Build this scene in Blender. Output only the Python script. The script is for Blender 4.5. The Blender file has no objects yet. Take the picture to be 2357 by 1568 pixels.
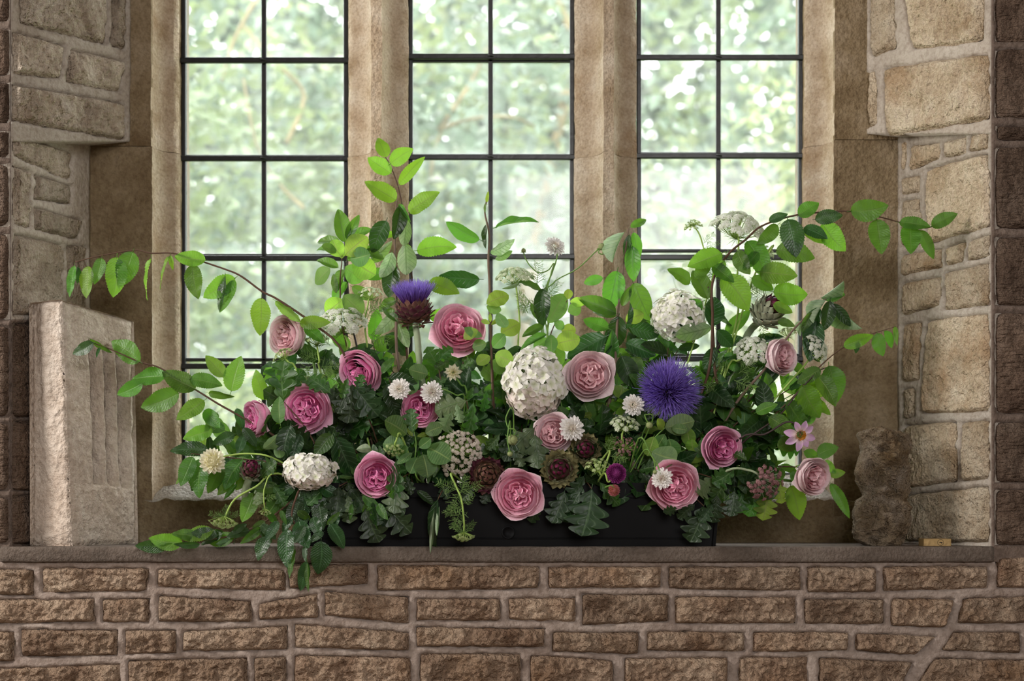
import bpy, bmesh, math, random
import numpy as np
from mathutils import Vector, Matrix, noise

R = math.radians
SC = bpy.context.scene
COL = SC.collection

# ------------------------------------------------------------------ camera
F = 3360.0                    # focal length in photo pixels (2357 x 1568)
CX, CY = 1178.5, 1165.0       # principal point: the horizon lies just above the ledge
CAM = Vector((0.0, -3.5, 0.097))
cam_d = bpy.data.cameras.new('camera')
cam_d.sensor_width = 36.0
cam_d.lens = F / 2357.0 * 36.0
cam_d.shift_y = (CY - 784.0) / 2357.0
cam_d.dof.use_dof = True
cam_d.dof.focus_distance = 3.52
cam_d.dof.aperture_fstop = 2.2
cam = bpy.data.objects.new('camera', cam_d)
cam.location = CAM
cam.rotation_euler = (R(90), 0, 0)
COL.objects.link(cam)
SC.camera = cam

# ------------------------------------------------------------------ light
SC.view_settings.view_transform = 'Standard'
SC.view_settings.look = 'None'
SC.view_settings.gamma = 1.0
SC.view_settings.use_curve_mapping = False
SC.view_settings.exposure = 0.70

world = bpy.data.worlds.new('overcast_sky')
SC.world = world
world.use_nodes = True
bg = world.node_tree.nodes['Background']
bg.inputs[0].default_value = (0.94, 0.97, 1.0, 1)
bg.inputs[1].default_value = 4.6

sun_d = bpy.data.lights.new('sun', 'SUN')
sun_d.energy = 4.6
sun_d.angle = R(5)
sun_d.color = (1.0, 0.96, 0.88)
sun = bpy.data.objects.new('sun', sun_d)
sun.rotation_euler = (R(38), R(-14), 0)       # from high behind the house, onto the garden
COL.objects.link(sun)

def area(name, loc, target, sx, sy, power, color):
    d = bpy.data.lights.new(name, 'AREA')
    d.shape = 'RECTANGLE'; d.size = sx; d.size_y = sy
    d.energy = power; d.color = color
    o = bpy.data.objects.new(name, d)
    o.location = loc
    o.rotation_euler = (Vector(target) - Vector(loc)).to_track_quat('-Z', 'Y').to_euler()
    COL.objects.link(o)
    return o
# daylight from another window in the left wall; the rear lamp is added fill
area('left_window_daylight', (-3.5, -1.55, 1.7), (0, 0, 0.0), 1.0, 1.3, 92, (1.0, 0.96, 0.91))
area('rear_fill_light', (0.9, -5.7, 1.5), (0, 0, 0.3), 1.8, 1.8, 86, (1.0, 0.98, 0.965))

# ------------------------------------------------------------------ helpers
def P(px, py, Y):
    d = Y - CAM.y
    return Vector(((px - CX) / F * d, Y, CAM.z - (py - CY) / F * d))

def M(px, Y=0.0):
    return px * (Y - CAM.y) / F

def setp(o, label=None, cat=None, group=None, kind=None):
    if label: o['label'] = label
    if cat: o['category'] = cat
    if group: o['group'] = group
    if kind: o['kind'] = kind
    return o

def empty(name, loc=(0, 0, 0)):
    o = bpy.data.objects.new(name, None)
    o.empty_display_size = 0.02
    o.location = loc
    COL.objects.link(o)
    return o

def thing(name, loc, label, cat, group=None):
    return setp(empty(name, loc), label, cat, group)

def mesh_data(name, verts, faces, mat=None, smooth=True, uv=None):
    me = bpy.data.meshes.new(name)
    me.from_pydata([tuple(v) for v in verts], [], faces)
    if uv is not None:
        lay = me.uv_layers.new(name='UVMap')
        idx = np.empty(len(me.loops), dtype=np.int32)
        me.loops.foreach_get('vertex_index', idx)
        lay.data.foreach_set('uv', np.asarray(uv, dtype=np.float32)[idx].ravel())
    if mat: me.materials.append(mat)
    if smooth: me.polygons.foreach_set('use_smooth', [True] * len(me.polygons))
    me.update()
    return me

def link(name, me, parent=None, mw=None):
    """mw: world matrix (or None = vertices are in world space, origin moved to centre)."""
    o = bpy.data.objects.new(name, me)
    COL.objects.link(o)
    if mw is None: mw = Matrix.Identity(4)
    if parent is not None:
        o.parent = parent
        mw = Matrix.Translation(-tree_loc(parent)) @ mw
    o.matrix_basis = mw
    return o

def tree_loc(o):
    l = Vector(o.location)
    while o.parent:
        o = o.parent
        l = l + Vector(o.location)
    return l

def wobj(name, verts, faces, mat, parent=None, smooth=True, uv=None, kind=None, centre=True):
    verts = [Vector(v) for v in verts]
    c = Vector((0, 0, 0))
    if centre:
        c = sum(verts, Vector()) / len(verts)
        verts = [v - c for v in verts]
    me = mesh_data(name, verts, faces, mat, smooth, uv)
    o = link(name, me, parent, Matrix.Translation(c))
    if kind: o['kind'] = kind
    return o

def merge(parts):
    V, Fa = [], []
    for v, f in parts:
        n = len(V)
        V.extend(v)
        Fa.extend([tuple(i + n for i in q) for q in f])
    return V, Fa

def box_vf(x0, x1, y0, y1, z0, z1):
    v = [(x, y, z) for z in (z0, z1) for y in (y0, y1) for x in (x0, x1)]
    return v, [(0, 2, 3, 1), (4, 5, 7, 6), (0, 1, 5, 4), (2, 6, 7, 3), (0, 4, 6, 2), (1, 3, 7, 5)]

def bevel_box(name, x0, x1, y0, y1, z0, z1, mat, parent=None, b=0.003, seg=2):
    bm = bmesh.new()
    v, f = box_vf(x0, x1, y0, y1, z0, z1)
    c = Vector(((x0 + x1) / 2, (y0 + y1) / 2, (z0 + z1) / 2))
    vs = [bm.verts.new(Vector(p) - c) for p in v]
    for q in f: bm.faces.new([vs[i] for i in q])
    bmesh.ops.bevel(bm, geom=bm.edges[:], offset=b, segments=seg, profile=0.5, affect='EDGES')
    bmesh.ops.recalc_face_normals(bm, faces=bm.faces[:])
    me = bpy.data.meshes.new(name); bm.to_mesh(me); bm.free()
    me.materials.append(mat)
    return link(name, me, parent, Matrix.Translation(c))

def tube_vf(pts, rad, seg=6, cap=True):
    pts = [Vector(p) for p in pts]
    n = len(pts)
    if not hasattr(rad, '__len__'): rad = [rad] * n
    V, Fa = [], []
    prev = None
    for i, p in enumerate(pts):
        t = (pts[min(i + 1, n - 1)] - pts[max(i - 1, 0)])
        if t.length < 1e-9: t = Vector((0, 0, 1))
        t.normalize()
        if prev is None:
            a = Vector((0, 1, 0)) if abs(t.y) < 0.9 else Vector((1, 0, 0))
            u = t.cross(a).normalized()
        else:
            u = (prev - t * prev.dot(t)).normalized()
        prev = u
        w = t.cross(u)
        for k in range(seg):
            a = 2 * math.pi * k / seg
            V.append(p + (u * math.cos(a) + w * math.sin(a)) * rad[i])
    for i in range(n - 1):
        for k in range(seg):
            k2 = (k + 1) % seg
            Fa.append((i * seg + k, i * seg + k2, (i + 1) * seg + k2, (i + 1) * seg + k))
    if cap:
        Fa.append(tuple(range(seg - 1, -1, -1)))
        Fa.append(tuple((n - 1) * seg + k for k in range(seg)))
    return V, Fa

def smooth_path(pts, n=5):
    """Catmull-Rom through points."""
    pts = [Vector(p) for p in pts]
    if len(pts) < 3: return pts
    out = []
    for i in range(len(pts) - 1):
        p0 = pts[max(i - 1, 0)]; p1 = pts[i]; p2 = pts[i + 1]; p3 = pts[min(i + 2, len(pts) - 1)]
        for k in range(n):
            t = k / n
            out.append(0.5 * ((2 * p1) + (p2 - p0) * t + (2 * p0 - 5 * p1 + 4 * p2 - p3) * t * t + (3 * p1 - p0 - 3 * p2 + p3) * t ** 3))
    out.append(pts[-1])
    return out

def grid_faces(nu, nv, off=0, flip=False):
    f = []
    for j in range(nv):
        for i in range(nu):
            a = off + j * (nu + 1) + i
            q = (a, a + 1, a + nu + 2, a + nu + 1)
            f.append(q[::-1] if flip else q)
    return f

def sstep(x, a=0.0, b=1.0):
    t = min(1.0, max(0.0, (x - a) / (b - a)))
    return t * t * (3 - 2 * t)

def fbm(v, o=4):
    return noise.fractal(Vector(v), 0.9, 2.0, o)

# ------------------------------------------------------------------ materials
def nodes(name):
    m = bpy.data.materials.new(name)
    m.use_nodes = True
    nt = m.node_tree
    for n in list(nt.nodes): nt.nodes.remove(n)
    out = nt.nodes.new('ShaderNodeOutputMaterial')
    return m, nt, out

class NT:
    def __init__(s, nt): s.nt = nt
    def n(s, t, **kw):
        nd = s.nt.nodes.new(t)
        for k, v in kw.items():
            if k.startswith('i_'):
                key = k[2:]
                key = int(key) if key.isdigit() else key.replace('_', ' ')
                if isinstance(v, bpy.types.NodeSocket): s.nt.links.new(v, nd.inputs[key])
                else: nd.inputs[key].default_value = v
            else: setattr(nd, k, v)
        return nd
    def l(s, a, b): s.nt.links.new(a, b)
    def mix(s, fac, a, b, mode='MIX'):
        nd = s.nt.nodes.new('ShaderNodeMixRGB'); nd.blend_type = mode
        for sock, v in zip(nd.inputs, (fac, a, b)):
            if isinstance(v, bpy.types.NodeSocket): s.nt.links.new(v, sock)
            elif isinstance(v, (int, float)): sock.default_value = v
            else: sock.default_value = (*v, 1)
        return nd.outputs[0]
    def math(s, op, a, b=None, clamp=False):
        nd = s.nt.nodes.new('ShaderNodeMath'); nd.operation = op; nd.use_clamp = clamp
        for sock, v in zip(nd.inputs, (a, b)):
            if v is None: continue
            if isinstance(v, bpy.types.NodeSocket): s.nt.links.new(v, sock)
            else: sock.default_value = v
        return nd.outputs[0]
    def ramp(s, fac, stops):
        nd = s.nt.nodes.new('ShaderNodeValToRGB')
        e = nd.color_ramp.elements
        while len(e) < len(stops): e.new(0.5)
        for el, (p, c) in zip(e, stops):
            el.position = p
            el.color = (*c, 1) if len(c) == 3 else c
        s.l(fac, nd.inputs[0])
        return nd.outputs[0]

def stone_mat(name, c1, c2, c3, stain=(0.10, 0.07, 0.045), stain_amt=0.35, bump=0.5, scale=1.0, streak=None, rough=0.92, fine=1.0):
    m, nt, out = nodes(name)
    N = NT(nt)
    tc = N.n('ShaderNodeTexCoord')
    oi = N.n('ShaderNodeObjectInfo')
    off = N.n('ShaderNodeVectorMath', operation='SCALE', i_0=(37.0, 19.0, 53.0))
    N.l(oi.outputs['Random'], off.inputs['Scale'])
    vec = N.n('ShaderNodeVectorMath', operation='ADD', i_0=tc.outputs['Object'], i_1=off.outputs[0]).outputs[0]
    n1 = N.n('ShaderNodeTexNoise', i_Vector=vec, i_Scale=9.0 * scale, i_Detail=6.0, i_Roughness=0.6)
    n2 = N.n('ShaderNodeTexNoise', i_Vector=vec, i_Scale=120.0 * scale, i_Detail=6.0, i_Roughness=0.7)
    n3 = N.n('ShaderNodeTexNoise', i_Vector=vec, i_Scale=4.0 * scale, i_Detail=5.0, i_Roughness=0.7)
    col = N.ramp(n1.outputs[0], [(0.30, c1), (0.52, c2), (0.72, c3)])
    spk = N.ramp(n2.outputs[0], [(0.34, (0.66, 0.62, 0.58)), (0.56, (1.05, 1.05, 1.05))])
    col = N.mix(0.8, col, spk, 'MULTIPLY')
    st = N.ramp(n3.outputs[0], [(0.52, (0, 0, 0)), (0.68, (1, 1, 1))])
    stf = N.math('MULTIPLY', st, stain_amt)
    col = N.mix(stf, col, stain)
    val = N.math('MULTIPLY_ADD', oi.outputs['Random'], 0.36)
    val.node.inputs[2].default_value = 0.82
    hsv = N.n('ShaderNodeHueSaturation', i_Value=val, i_Color=col)
    col = hsv.outputs[0]
    b = N.n('ShaderNodeTexNoise', i_Vector=vec, i_Scale=85.0 * scale * fine, i_Detail=3.0, i_Roughness=0.6)
    vo = N.n('ShaderNodeTexVoronoi', i_Vector=vec, i_Scale=55.0 * scale)
    h = N.math('MULTIPLY_ADD', vo.outputs[0], 0.25)
    N.l(b.outputs[0], h.node.inputs[2])
    if streak:
        mp = N.n('ShaderNodeMapping', i_Vector=vec)
        mp.inputs['Rotation'].default_value = streak[0]
        mp.inputs['Scale'].default_value = streak[1]
        s = N.n('ShaderNodeTexNoise', i_Vector=mp.outputs[0], i_Scale=1.0, i_Detail=3.0, i_Roughness=0.55)
        h = N.math('MULTIPLY_ADD', s.outputs[0], streak[2])
        N.l(b.outputs[0], h.node.inputs[2])
    bp = N.n('ShaderNodeBump', i_Strength=min(1.0, bump * 1.3), i_Distance=0.022, i_Height=h)
    bs = N.n('ShaderNodeBsdfPrincipled', i_Base_Color=col, i_Roughness=rough, i_Normal=bp.outputs[0])
    bs.inputs['Specular IOR Level'].default_value = 0.15
    N.l(bs.outputs[0], out.inputs[0])
    return m

def plain_mat(name, col, rough=0.6, spec=0.4, metal=0.0, var=0.12, scale=30.0, bump=0.0):
    m, nt, out = nodes(name)
    N = NT(nt)
    tc = N.n('ShaderNodeTexCoord')
    n1 = N.n('ShaderNodeTexNoise', i_Vector=tc.outputs['Object'], i_Scale=scale, i_Detail=4.0)
    c = N.mix(n1.outputs[0], tuple(x * (1 - var) for x in col), tuple(min(1, x * (1 + var)) for x in col))
    bs = N.n('ShaderNodeBsdfPrincipled', i_Base_Color=c, i_Roughness=rough, i_Metallic=metal)
    bs.inputs['Specular IOR Level'].default_value = spec
    if bump:
        bp = N.n('ShaderNodeBump', i_Strength=bump, i_Distance=0.002, i_Height=n1.outputs[0])
        N.l(bp.outputs[0], bs.inputs['Normal'])
    N.l(bs.outputs[0], out.inputs[0])
    return m

def leaf_mat(name, top, under, trans, vein, kind='pleat', rough=0.42, tamt=0.45, K=13.0, S=3.0, spec=0.45):
    """two-sided leaf: UV.x runs base to tip, UV.y 0..1 across with the midrib at 0.5"""
    m, nt, out = nodes(name)
    N = NT(nt)
    uv = N.n('ShaderNodeUVMap')
    sp = N.n('ShaderNodeSeparateXYZ', i_0=uv.outputs[0])
    av = N.math('ABSOLUTE', N.math('SUBTRACT', sp.outputs[1], 0.5))      # 0 midrib .. 0.5 edge
    rib = N.ramp(av, [(0.0, (1, 1, 1)), (0.022, (0.9, 0.9, 0.9)), (0.045, (0, 0, 0))])
    ph = N.math('FRACT', N.math('SUBTRACT', N.math('MULTIPLY', sp.outputs[0], K), N.math('MULTIPLY', av, S * 2)))
    sv = N.math('ABSOLUTE', N.math('SUBTRACT', ph, 0.5))
    side = N.ramp(sv, [(0.0, (0.75, 0.75, 0.75)), (0.10, (0.15, 0.15, 0.15)), (0.2, (0, 0, 0))])
    vf = N.math('MAXIMUM', rib, side)
    oi = N.n('ShaderNodeObjectInfo')
    tc = N.n('ShaderNodeTexCoord')
    nz = N.n('ShaderNodeTexNoise', i_Vector=tc.outputs['Object'], i_Scale=5.0, i_Detail=4.0)
    blot = N.ramp(nz.outputs[0], [(0.3, (0.72, 0.75, 0.7)), (0.65, (1.15, 1.1, 1.0))])
    geo = N.n('ShaderNodeNewGeometry')
    base = N.mix(geo.outputs['Backfacing'], top, under)
    base = N.mix(1.0, base, blot, 'MULTIPLY')
    base = N.mix(N.math('MULTIPLY', vf, 0.75), base, vein)
    val = N.math('MULTIPLY_ADD', oi.outputs['Random'], 0.5); val.node.inputs[2].default_value = 0.75
    hue = N.math('MULTIPLY_ADD', oi.outputs['Random'], 0.03); hue.node.inputs[2].default_value = 0.485
    hs = N.n('ShaderNodeHueSaturation', i_Hue=hue, i_Value=val, i_Color=base)
    tcol = N.mix(N.math('MULTIPLY', vf, 0.75), trans, tuple(x * 0.35 for x in trans))
    hs2 = N.n('ShaderNodeHueSaturation', i_Hue=hue, i_Value=val, i_Color=tcol)
    h = N.math('SUBTRACT', N.math('MULTIPLY', nz.outputs[0], 0.2), vf)
    bp = N.n('ShaderNodeBump', i_Strength=0.35, i_Distance=0.002, i_Height=h)
    pr = N.n('ShaderNodeBsdfPrincipled', i_Base_Color=hs.outputs[0], i_Roughness=rough, i_Normal=bp.outputs[0])
    pr.inputs['Specular IOR Level'].default_value = spec
    tr = N.n('ShaderNodeBsdfTranslucent', i_Color=hs2.outputs[0])
    mx = N.n('ShaderNodeMixShader', i_0=tamt, i_1=pr.outputs[0], i_2=tr.outputs[0])
    N.l(mx.outputs[0], out.inputs[0])
    return m

def petal_mat(name, tip, base, edge, tamt=0.2, rough=0.55):
    """UV.y runs claw (0) to rim (1)"""
    m, nt, out = nodes(name)
    N = NT(nt)
    uv = N.n('ShaderNodeUVMap')
    sp = N.n('ShaderNodeSeparateXYZ', i_0=uv.outputs[0])
    c = N.ramp(sp.outputs[1], [(0.0, base), (0.55, tip), (0.93, tip), (1.0, edge)])
    mp = N.n('ShaderNodeMapping', i_Vector=uv.outputs[0])
    mp.inputs['Scale'].default_value = (18, 1.5, 1)
    nz = N.n('ShaderNodeTexNoise', i_Vector=mp.outputs[0], i_Scale=2.0, i_Detail=3.0)
    v = N.ramp(nz.outputs[0], [(0.3, (0.86, 0.82, 0.84)), (0.7, (1.05, 1.05, 1.05))])
    c = N.mix(0.8, c, v, 'MULTIPLY')
    oi = N.n('ShaderNodeObjectInfo')
    val = N.math('MULTIPLY_ADD', oi.outputs['Random'], 0.22); val.node.inputs[2].default_value = 0.9
    hs = N.n('ShaderNodeHueSaturation', i_Value=val, i_Color=c)
    bp = N.n('ShaderNodeBump', i_Strength=0.15, i_Distance=0.001, i_Height=nz.outputs[0])
    pr = N.n('ShaderNodeBsdfPrincipled', i_Base_Color=hs.outputs[0], i_Roughness=rough, i_Normal=bp.outputs[0])
    pr.inputs['Specular IOR Level'].default_value = 0.25
    tr = N.n('ShaderNodeBsdfTranslucent', i_Color=hs.outputs[0])
    mx = N.n('ShaderNodeMixShader', i_0=tamt, i_1=pr.outputs[0], i_2=tr.outputs[0])
    N.l(mx.outputs[0], out.inputs[0])
    return m
# ================================================================== SETTING
MT = {}
MT['wall_stone'] = stone_mat('rubble_stone', (0.160, 0.097, 0.063), (0.319, 0.227, 0.160), (0.420, 0.323, 0.239), (0.227, 0.122, 0.055), 0.40, 0.9)
MT['mortar'] = stone_mat('lime_mortar', (0.269, 0.210, 0.176), (0.328, 0.265, 0.227), (0.378, 0.315, 0.273), (0.244, 0.168, 0.130), 0.30, 0.25, 0.7)
MT['mortar_pale'] = stone_mat('pale_mortar', (0.370, 0.317, 0.264), (0.440, 0.387, 0.330), (0.493, 0.440, 0.383), (0.299, 0.229, 0.167), 0.3, 0.25, 0.7)
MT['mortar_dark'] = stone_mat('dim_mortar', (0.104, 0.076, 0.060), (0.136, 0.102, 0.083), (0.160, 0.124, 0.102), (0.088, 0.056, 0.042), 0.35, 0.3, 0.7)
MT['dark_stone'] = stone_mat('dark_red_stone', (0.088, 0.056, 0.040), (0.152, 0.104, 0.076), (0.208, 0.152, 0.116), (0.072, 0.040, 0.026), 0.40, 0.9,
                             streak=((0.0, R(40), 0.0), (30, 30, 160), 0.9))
MT['reveal_l'] = stone_mat('reveal_stone_tooled', (0.252, 0.198, 0.149), (0.459, 0.387, 0.306), (0.558, 0.495, 0.414), (0.225, 0.144, 0.077), 0.30, 0.9,
                           streak=((R(25), 0.0, 0.0), (70, 45, 26), 1.2))
MT['reveal_r'] = stone_mat('pale_reveal_stone', (0.361, 0.266, 0.166), (0.532, 0.437, 0.318), (0.646, 0.560, 0.437), (0.323, 0.180, 0.081), 0.45, 0.8,
                           streak=((R(-20), 0.0, 0.0), (60, 60, 22), 0.9))
MT['jamb'] = stone_mat('jamb_stone', (0.146, 0.099, 0.052), (0.237, 0.176, 0.105), (0.327, 0.258, 0.176), (0.103, 0.058, 0.024), 0.50, 0.45, 0.8,
                       streak=((0, 0, 0), (30, 30, 4), 0.5))
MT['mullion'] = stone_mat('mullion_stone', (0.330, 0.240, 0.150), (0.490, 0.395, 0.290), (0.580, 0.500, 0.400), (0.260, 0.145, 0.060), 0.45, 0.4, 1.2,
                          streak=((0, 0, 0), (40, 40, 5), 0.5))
MT['rough_sill'] = stone_mat('broken_sill_stone', (0.480, 0.410, 0.340), (0.680, 0.630, 0.570), (0.780, 0.750, 0.710), (0.360, 0.250, 0.160), 0.30, 0.9, 1.6)
MT['ledge'] = stone_mat('ledge_stone', (0.080, 0.064, 0.052), (0.116, 0.092, 0.076), (0.152, 0.124, 0.104), (0.064, 0.044, 0.032), 0.35, 0.3, 1.0, fine=1.6)
MT['slab'] = stone_mat('carved_slab_stone', (0.399, 0.328, 0.271), (0.522, 0.451, 0.385), (0.598, 0.532, 0.465), (0.418, 0.304, 0.223), 0.35, 0.45, 0.6, fine=1.4)
MT['rock'] = stone_mat('weathered_rock', (0.144, 0.099, 0.054), (0.270, 0.207, 0.140), (0.378, 0.315, 0.248), (0.261, 0.144, 0.045), 0.30, 1.0, 2.0)
MT['plaster'] = plain_mat('room_plaster', (0.30, 0.25, 0.20), 0.95, 0.1)
MT['floor'] = stone_mat('flagstone_floor', (0.2, 0.16, 0.12), (0.28, 0.22, 0.17), (0.33, 0.27, 0.21), bump=0.2)
MT['lead'] = plain_mat('dark_lead', (0.022, 0.022, 0.022), 0.45, 0.5, 0.3, 0.5, 60, 0.3)
MT['iron'] = plain_mat('black_iron', (0.012, 0.012, 0.012), 0.38, 0.5, 0.2, 0.5, 80, 0.4)

def glass_mat():
    m, nt, out = nodes('dusty_window_glass')
    N = NT(nt)
    uv = N.n('ShaderNodeUVMap')
    sp = N.n('ShaderNodeSeparateXYZ', i_0=uv.outputs[0])
    dx = N.math('MULTIPLY', N.math('SUBTRACT', 0.5, N.math('ABSOLUTE', N.math('SUBTRACT', sp.outputs[0], 0.5))), 0.84)
    dy = N.math('SUBTRACT', 0.5, N.math('ABSOLUTE', N.math('SUBTRACT', sp.outputs[1], 0.5)))
    d = N.math('MINIMUM', dx, dy)
    oi = N.n('ShaderNodeObjectInfo')
    off = N.n('ShaderNodeVectorMath', operation='SCALE', i_0=(7.0, 9.0, 3.0)); N.l(oi.outputs['Random'], off.inputs['Scale'])
    vec = N.n('ShaderNodeVectorMath', operation='ADD', i_0=uv.outputs[0], i_1=off.outputs[0]).outputs[0]
    nz = N.n('ShaderNodeTexNoise', i_Vector=vec, i_Scale=2.2, i_Detail=6.0, i_Roughness=0.6)
    fine = N.n('ShaderNodeTexNoise', i_Vector=vec, i_Scale=120.0, i_Detail=2.0)
    spots = N.ramp(fine.outputs[0], [(0.70, (0, 0, 0)), (0.78, (1, 1, 1))])
    edge = N.ramp(d, [(0.0, (0.75, 0.75, 0.75)), (0.03, (0.42, 0.42, 0.42)), (0.10, (0.12, 0.12, 0.12)), (0.3, (0.02, 0.02, 0.02))])
    body = N.ramp(nz.outputs[0], [(0.3, (0.16, 0.16, 0.16)), (0.7, (0.38, 0.38, 0.38))])
    dust = N.math('ADD', N.math('ADD', edge, N.math('MULTIPLY', body, 0.8)), N.math('MULTIPLY', spots, 0.3), clamp=True)
    dust = N.math('MULTIPLY', dust, 0.30)
    tp = N.n('ShaderNodeBsdfTransparent', i_Color=(0.97, 0.98, 0.95, 1))
    gl = N.n('ShaderNodeBsdfGlossy', i_Color=(1, 1, 1, 1), i_Roughness=0.03)
    m1 = N.n('ShaderNodeMixShader', i_0=0.03, i_1=tp.outputs[0], i_2=gl.outputs[0])
    tl = N.n('ShaderNodeBsdfTranslucent', i_Color=(0.92, 0.94, 0.92, 1))
    m2 = N.n('ShaderNodeMixShader', i_0=dust, i_1=m1.outputs[0], i_2=tl.outputs[0])
    N.l(m2.outputs[0], out.inputs[0])
    return m
MT['glass'] = glass_mat()

# ---------------------------------------------------------------- planes traced in photo pixels
class Plane:
    """vertical plane through A and B (x,y); at(px,py) = where the pixel's ray meets it"""
    def __init__(s, A, B):
        d = Vector((B[0] - A[0], B[1] - A[1], 0)).normalized()
        n = Vector((-d.y, d.x, 0))
        mid = Vector(((A[0] + B[0]) / 2, (A[1] + B[1]) / 2, 0))
        if n.dot(Vector((CAM.x, CAM.y, 0)) - mid) < 0: n = -n
        s.A = Vector((A[0], A[1], 0)); s.n = n
    def at(s, px, py, h=0.0):
        d = Vector(((px - CX) / F, 1.0, (CY - py) / F))
        t = s.n.dot(s.A - CAM) / s.n.dot(d)
        return CAM + d * t + s.n * h

def xat(px, Y): return (px - CX) / F * (Y - CAM.y)
YJ = 0.36                      # face of the window surround
YG = 0.475                     # glass
front = Plane((-1.0, 0.0), (1.0, 0.0))
XL, XR = xat(25, 0.0), xat(2282, 0.0)
rev_lu = Plane((XL, 0.0), (xat(300, YJ), YJ))
rev_ll = Plane((XL, 0.0), (xat(206, YJ), YJ))
rev_ru = Plane((XR, 0.0), (xat(1996, YJ), YJ))
rev_rl = Plane((XR, 0.0), (xat(2068, YJ), YJ))

def stone(parent, plane, quad, mat, proud=0.012, rough=0.010, res=4.5, seed=0, edge=8, round_=0.22, jit=2.2, tool=0.0, ta=0.6):
    q = [Vector((a, b)) for a, b in quad]
    w = ((q[1] - q[0]).length + (q[2] - q[3]).length) / 2
    h = ((q[3] - q[0]).length + (q[2] - q[1]).length) / 2
    nu, nv = max(5, int(w / res)), max(5, int(h / res))
    V, UV = [], []
    so = Vector((seed * 3.71, seed * 1.37, seed * 7.1))
    tilt = noise.noise(so) * 0.006; tilt2 = noise.noise(so + Vector((9, 0, 0))) * 0.006
    for j in range(nv + 1):
        for i in range(nu + 1):
            s, t = i / nu, j / nv
            a, b = 2 * s - 1, 2 * t - 1
            # superelliptic corners
            a2 = a * math.sqrt(1 - round_ * (b ** 6) * 0.5 * min(1, h / w))
            b2 = b * math.sqrt(1 - round_ * (a ** 6) * 0.5)
            S, T = (a2 + 1) / 2, (b2 + 1) / 2
            p = (q[0] * (1 - S) + q[1] * S) * (1 - T) + (q[3] * (1 - S) + q[2] * S) * T
            e = min(min(s, 1 - s) * w, min(t, 1 - t) * h)
            fo = sstep(e / edge)
            nx = Vector((p.x * 0.02, p.y * 0.02, 0)) + so
            jx = noise.noise(nx * 2.0) * jit; jy = noise.noise(nx * 2.0 + Vector((31, 7, 3))) * jit
            n = fbm(nx * 1.6, 5) * 0.8 + abs(noise.noise(nx * 3.3)) * 0.5 - 0.2
            n2 = noise.noise(nx * 0.6 + Vector((5, 5, 5)))
            crag = noise.noise(Vector((p.x * 0.045, p.y * 0.06, 11)) + so) + 0.5 * noise.noise(Vector((p.x * 0.1, p.y * 0.13, 4)) + so)
            fin = noise.noise(Vector((p.x * 0.11, p.y * 0.11, 2)) + so) + 0.6 * noise.noise(Vector((p.x * 0.21, p.y * 0.21, 5)) + so)
            cu, cv = p.x * math.cos(ta) + p.y * math.sin(ta), -p.x * math.sin(ta) + p.y * math.cos(ta)
            chis = noise.noise(Vector((cu * 0.085, cv * 0.014, 8)) + so)
            ridge = noise.noise(Vector((p.x * 0.018, p.y * 0.05, 3)) + so)
            hh = -0.006 + fo * (proud + 0.006 + tilt * a + tilt2 * b + rough * (n * 0.75 + n2 * 0.6 + abs(ridge) * 0.6 + fin * 0.24 + (0.5 - abs(crag)) * 0.32 - 0.12) + tool * chis) + (1 - fo) * 0.003 * n
            V.append(plane.at(p.x + jx, p.y + jy, hh)); UV.append((s, t))
    flip = False
    fs = grid_faces(nu, nv)
    v0, v1, v2 = V[fs[0][0]], V[fs[0][1]], V[fs[0][2]]
    if (v1 - v0).cross(v2 - v0).dot(plane.n) < 0: fs = [f[::-1] for f in fs]
    return wobj('stone', V, fs, mat, parent)

def mortar(name, plane, x0, x1, y0, y1, quads, mat, res=5.0, rib=0.0025, recess=-0.014, skirt=0.06, parent=None, wob=1.6):
    nu, nv = max(1, int((x1 - x0) / res)), max(1, int((y1 - y0) / res))
    xs = np.linspace(x0, x1, nu + 1); ys = np.linspace(y0, y1, nv + 1)
    X, Y = np.meshgrid(xs, ys)
    wobx = np.sin(X * 0.11 + Y * 0.05) + np.sin(X * 0.043 - Y * 0.12 + 1.3) + np.sin(Y * 0.17 + X * 0.02)
    best = np.full(X.shape, -99.0)
    for q in quads:
        sd = np.full(X.shape, 999.0)
        cx = sum(p[0] for p in q) / len(q); cy = sum(p[1] for p in q) / len(q)
        for k in range(len(q)):
            ax, ay = q[k]; bx, by = q[(k + 1) % len(q)]
            ex, ey = bx - ax, by - ay
            L = math.hypot(ex, ey)
            s = ((X - ax) * (-ey) + (Y - ay) * ex) / L
            if ((cx - ax) * (-ey) + (cy - ay) * ex) < 0: s = -s
            sd = np.minimum(sd, s)
        best = np.maximum(best, sd)
    inside = np.clip((best + wobx * wob * 0.5 + 1.0) / 4.0, 0, 1)
    H = rib * (1 - inside) + recess * inside
    V = []
    for j in range(nv + 1):
        for i in range(nu + 1):
            h = H[j, i] + noise.noise(Vector((X[j, i] * 0.03, Y[j, i] * 0.03, 1.7))) * 0.0022
            V.append(plane.at(X[j, i], Y[j, i], h))
    fs = grid_faces(nu, nv)
    ring = [i for i in range(nu + 1)] + [j * (nu + 1) + nu for j in range(1, nv + 1)] + \
           [nv * (nu + 1) + i for i in range(nu - 1, -1, -1)] + [j * (nu + 1) for j in range(nv - 1, 0, -1)]
    n0 = len(V)
    for i in ring: V.append(V[i] - plane.n * skirt)
    m = len(ring)
    for k in range(m):
        k2 = (k + 1) % m
        fs.append((ring[k2], ring[k], n0 + k, n0 + k2))
    v0, v1, v2 = V[fs[0][0]], V[fs[0][1]], V[fs[0][2]]
    if (Vector(v1) - Vector(v0)).cross(Vector(v2) - Vector(v0)).dot(plane.n) < 0: fs = [f[::-1] for f in fs]
    return wobj(name, V, fs, mat, parent)

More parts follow.
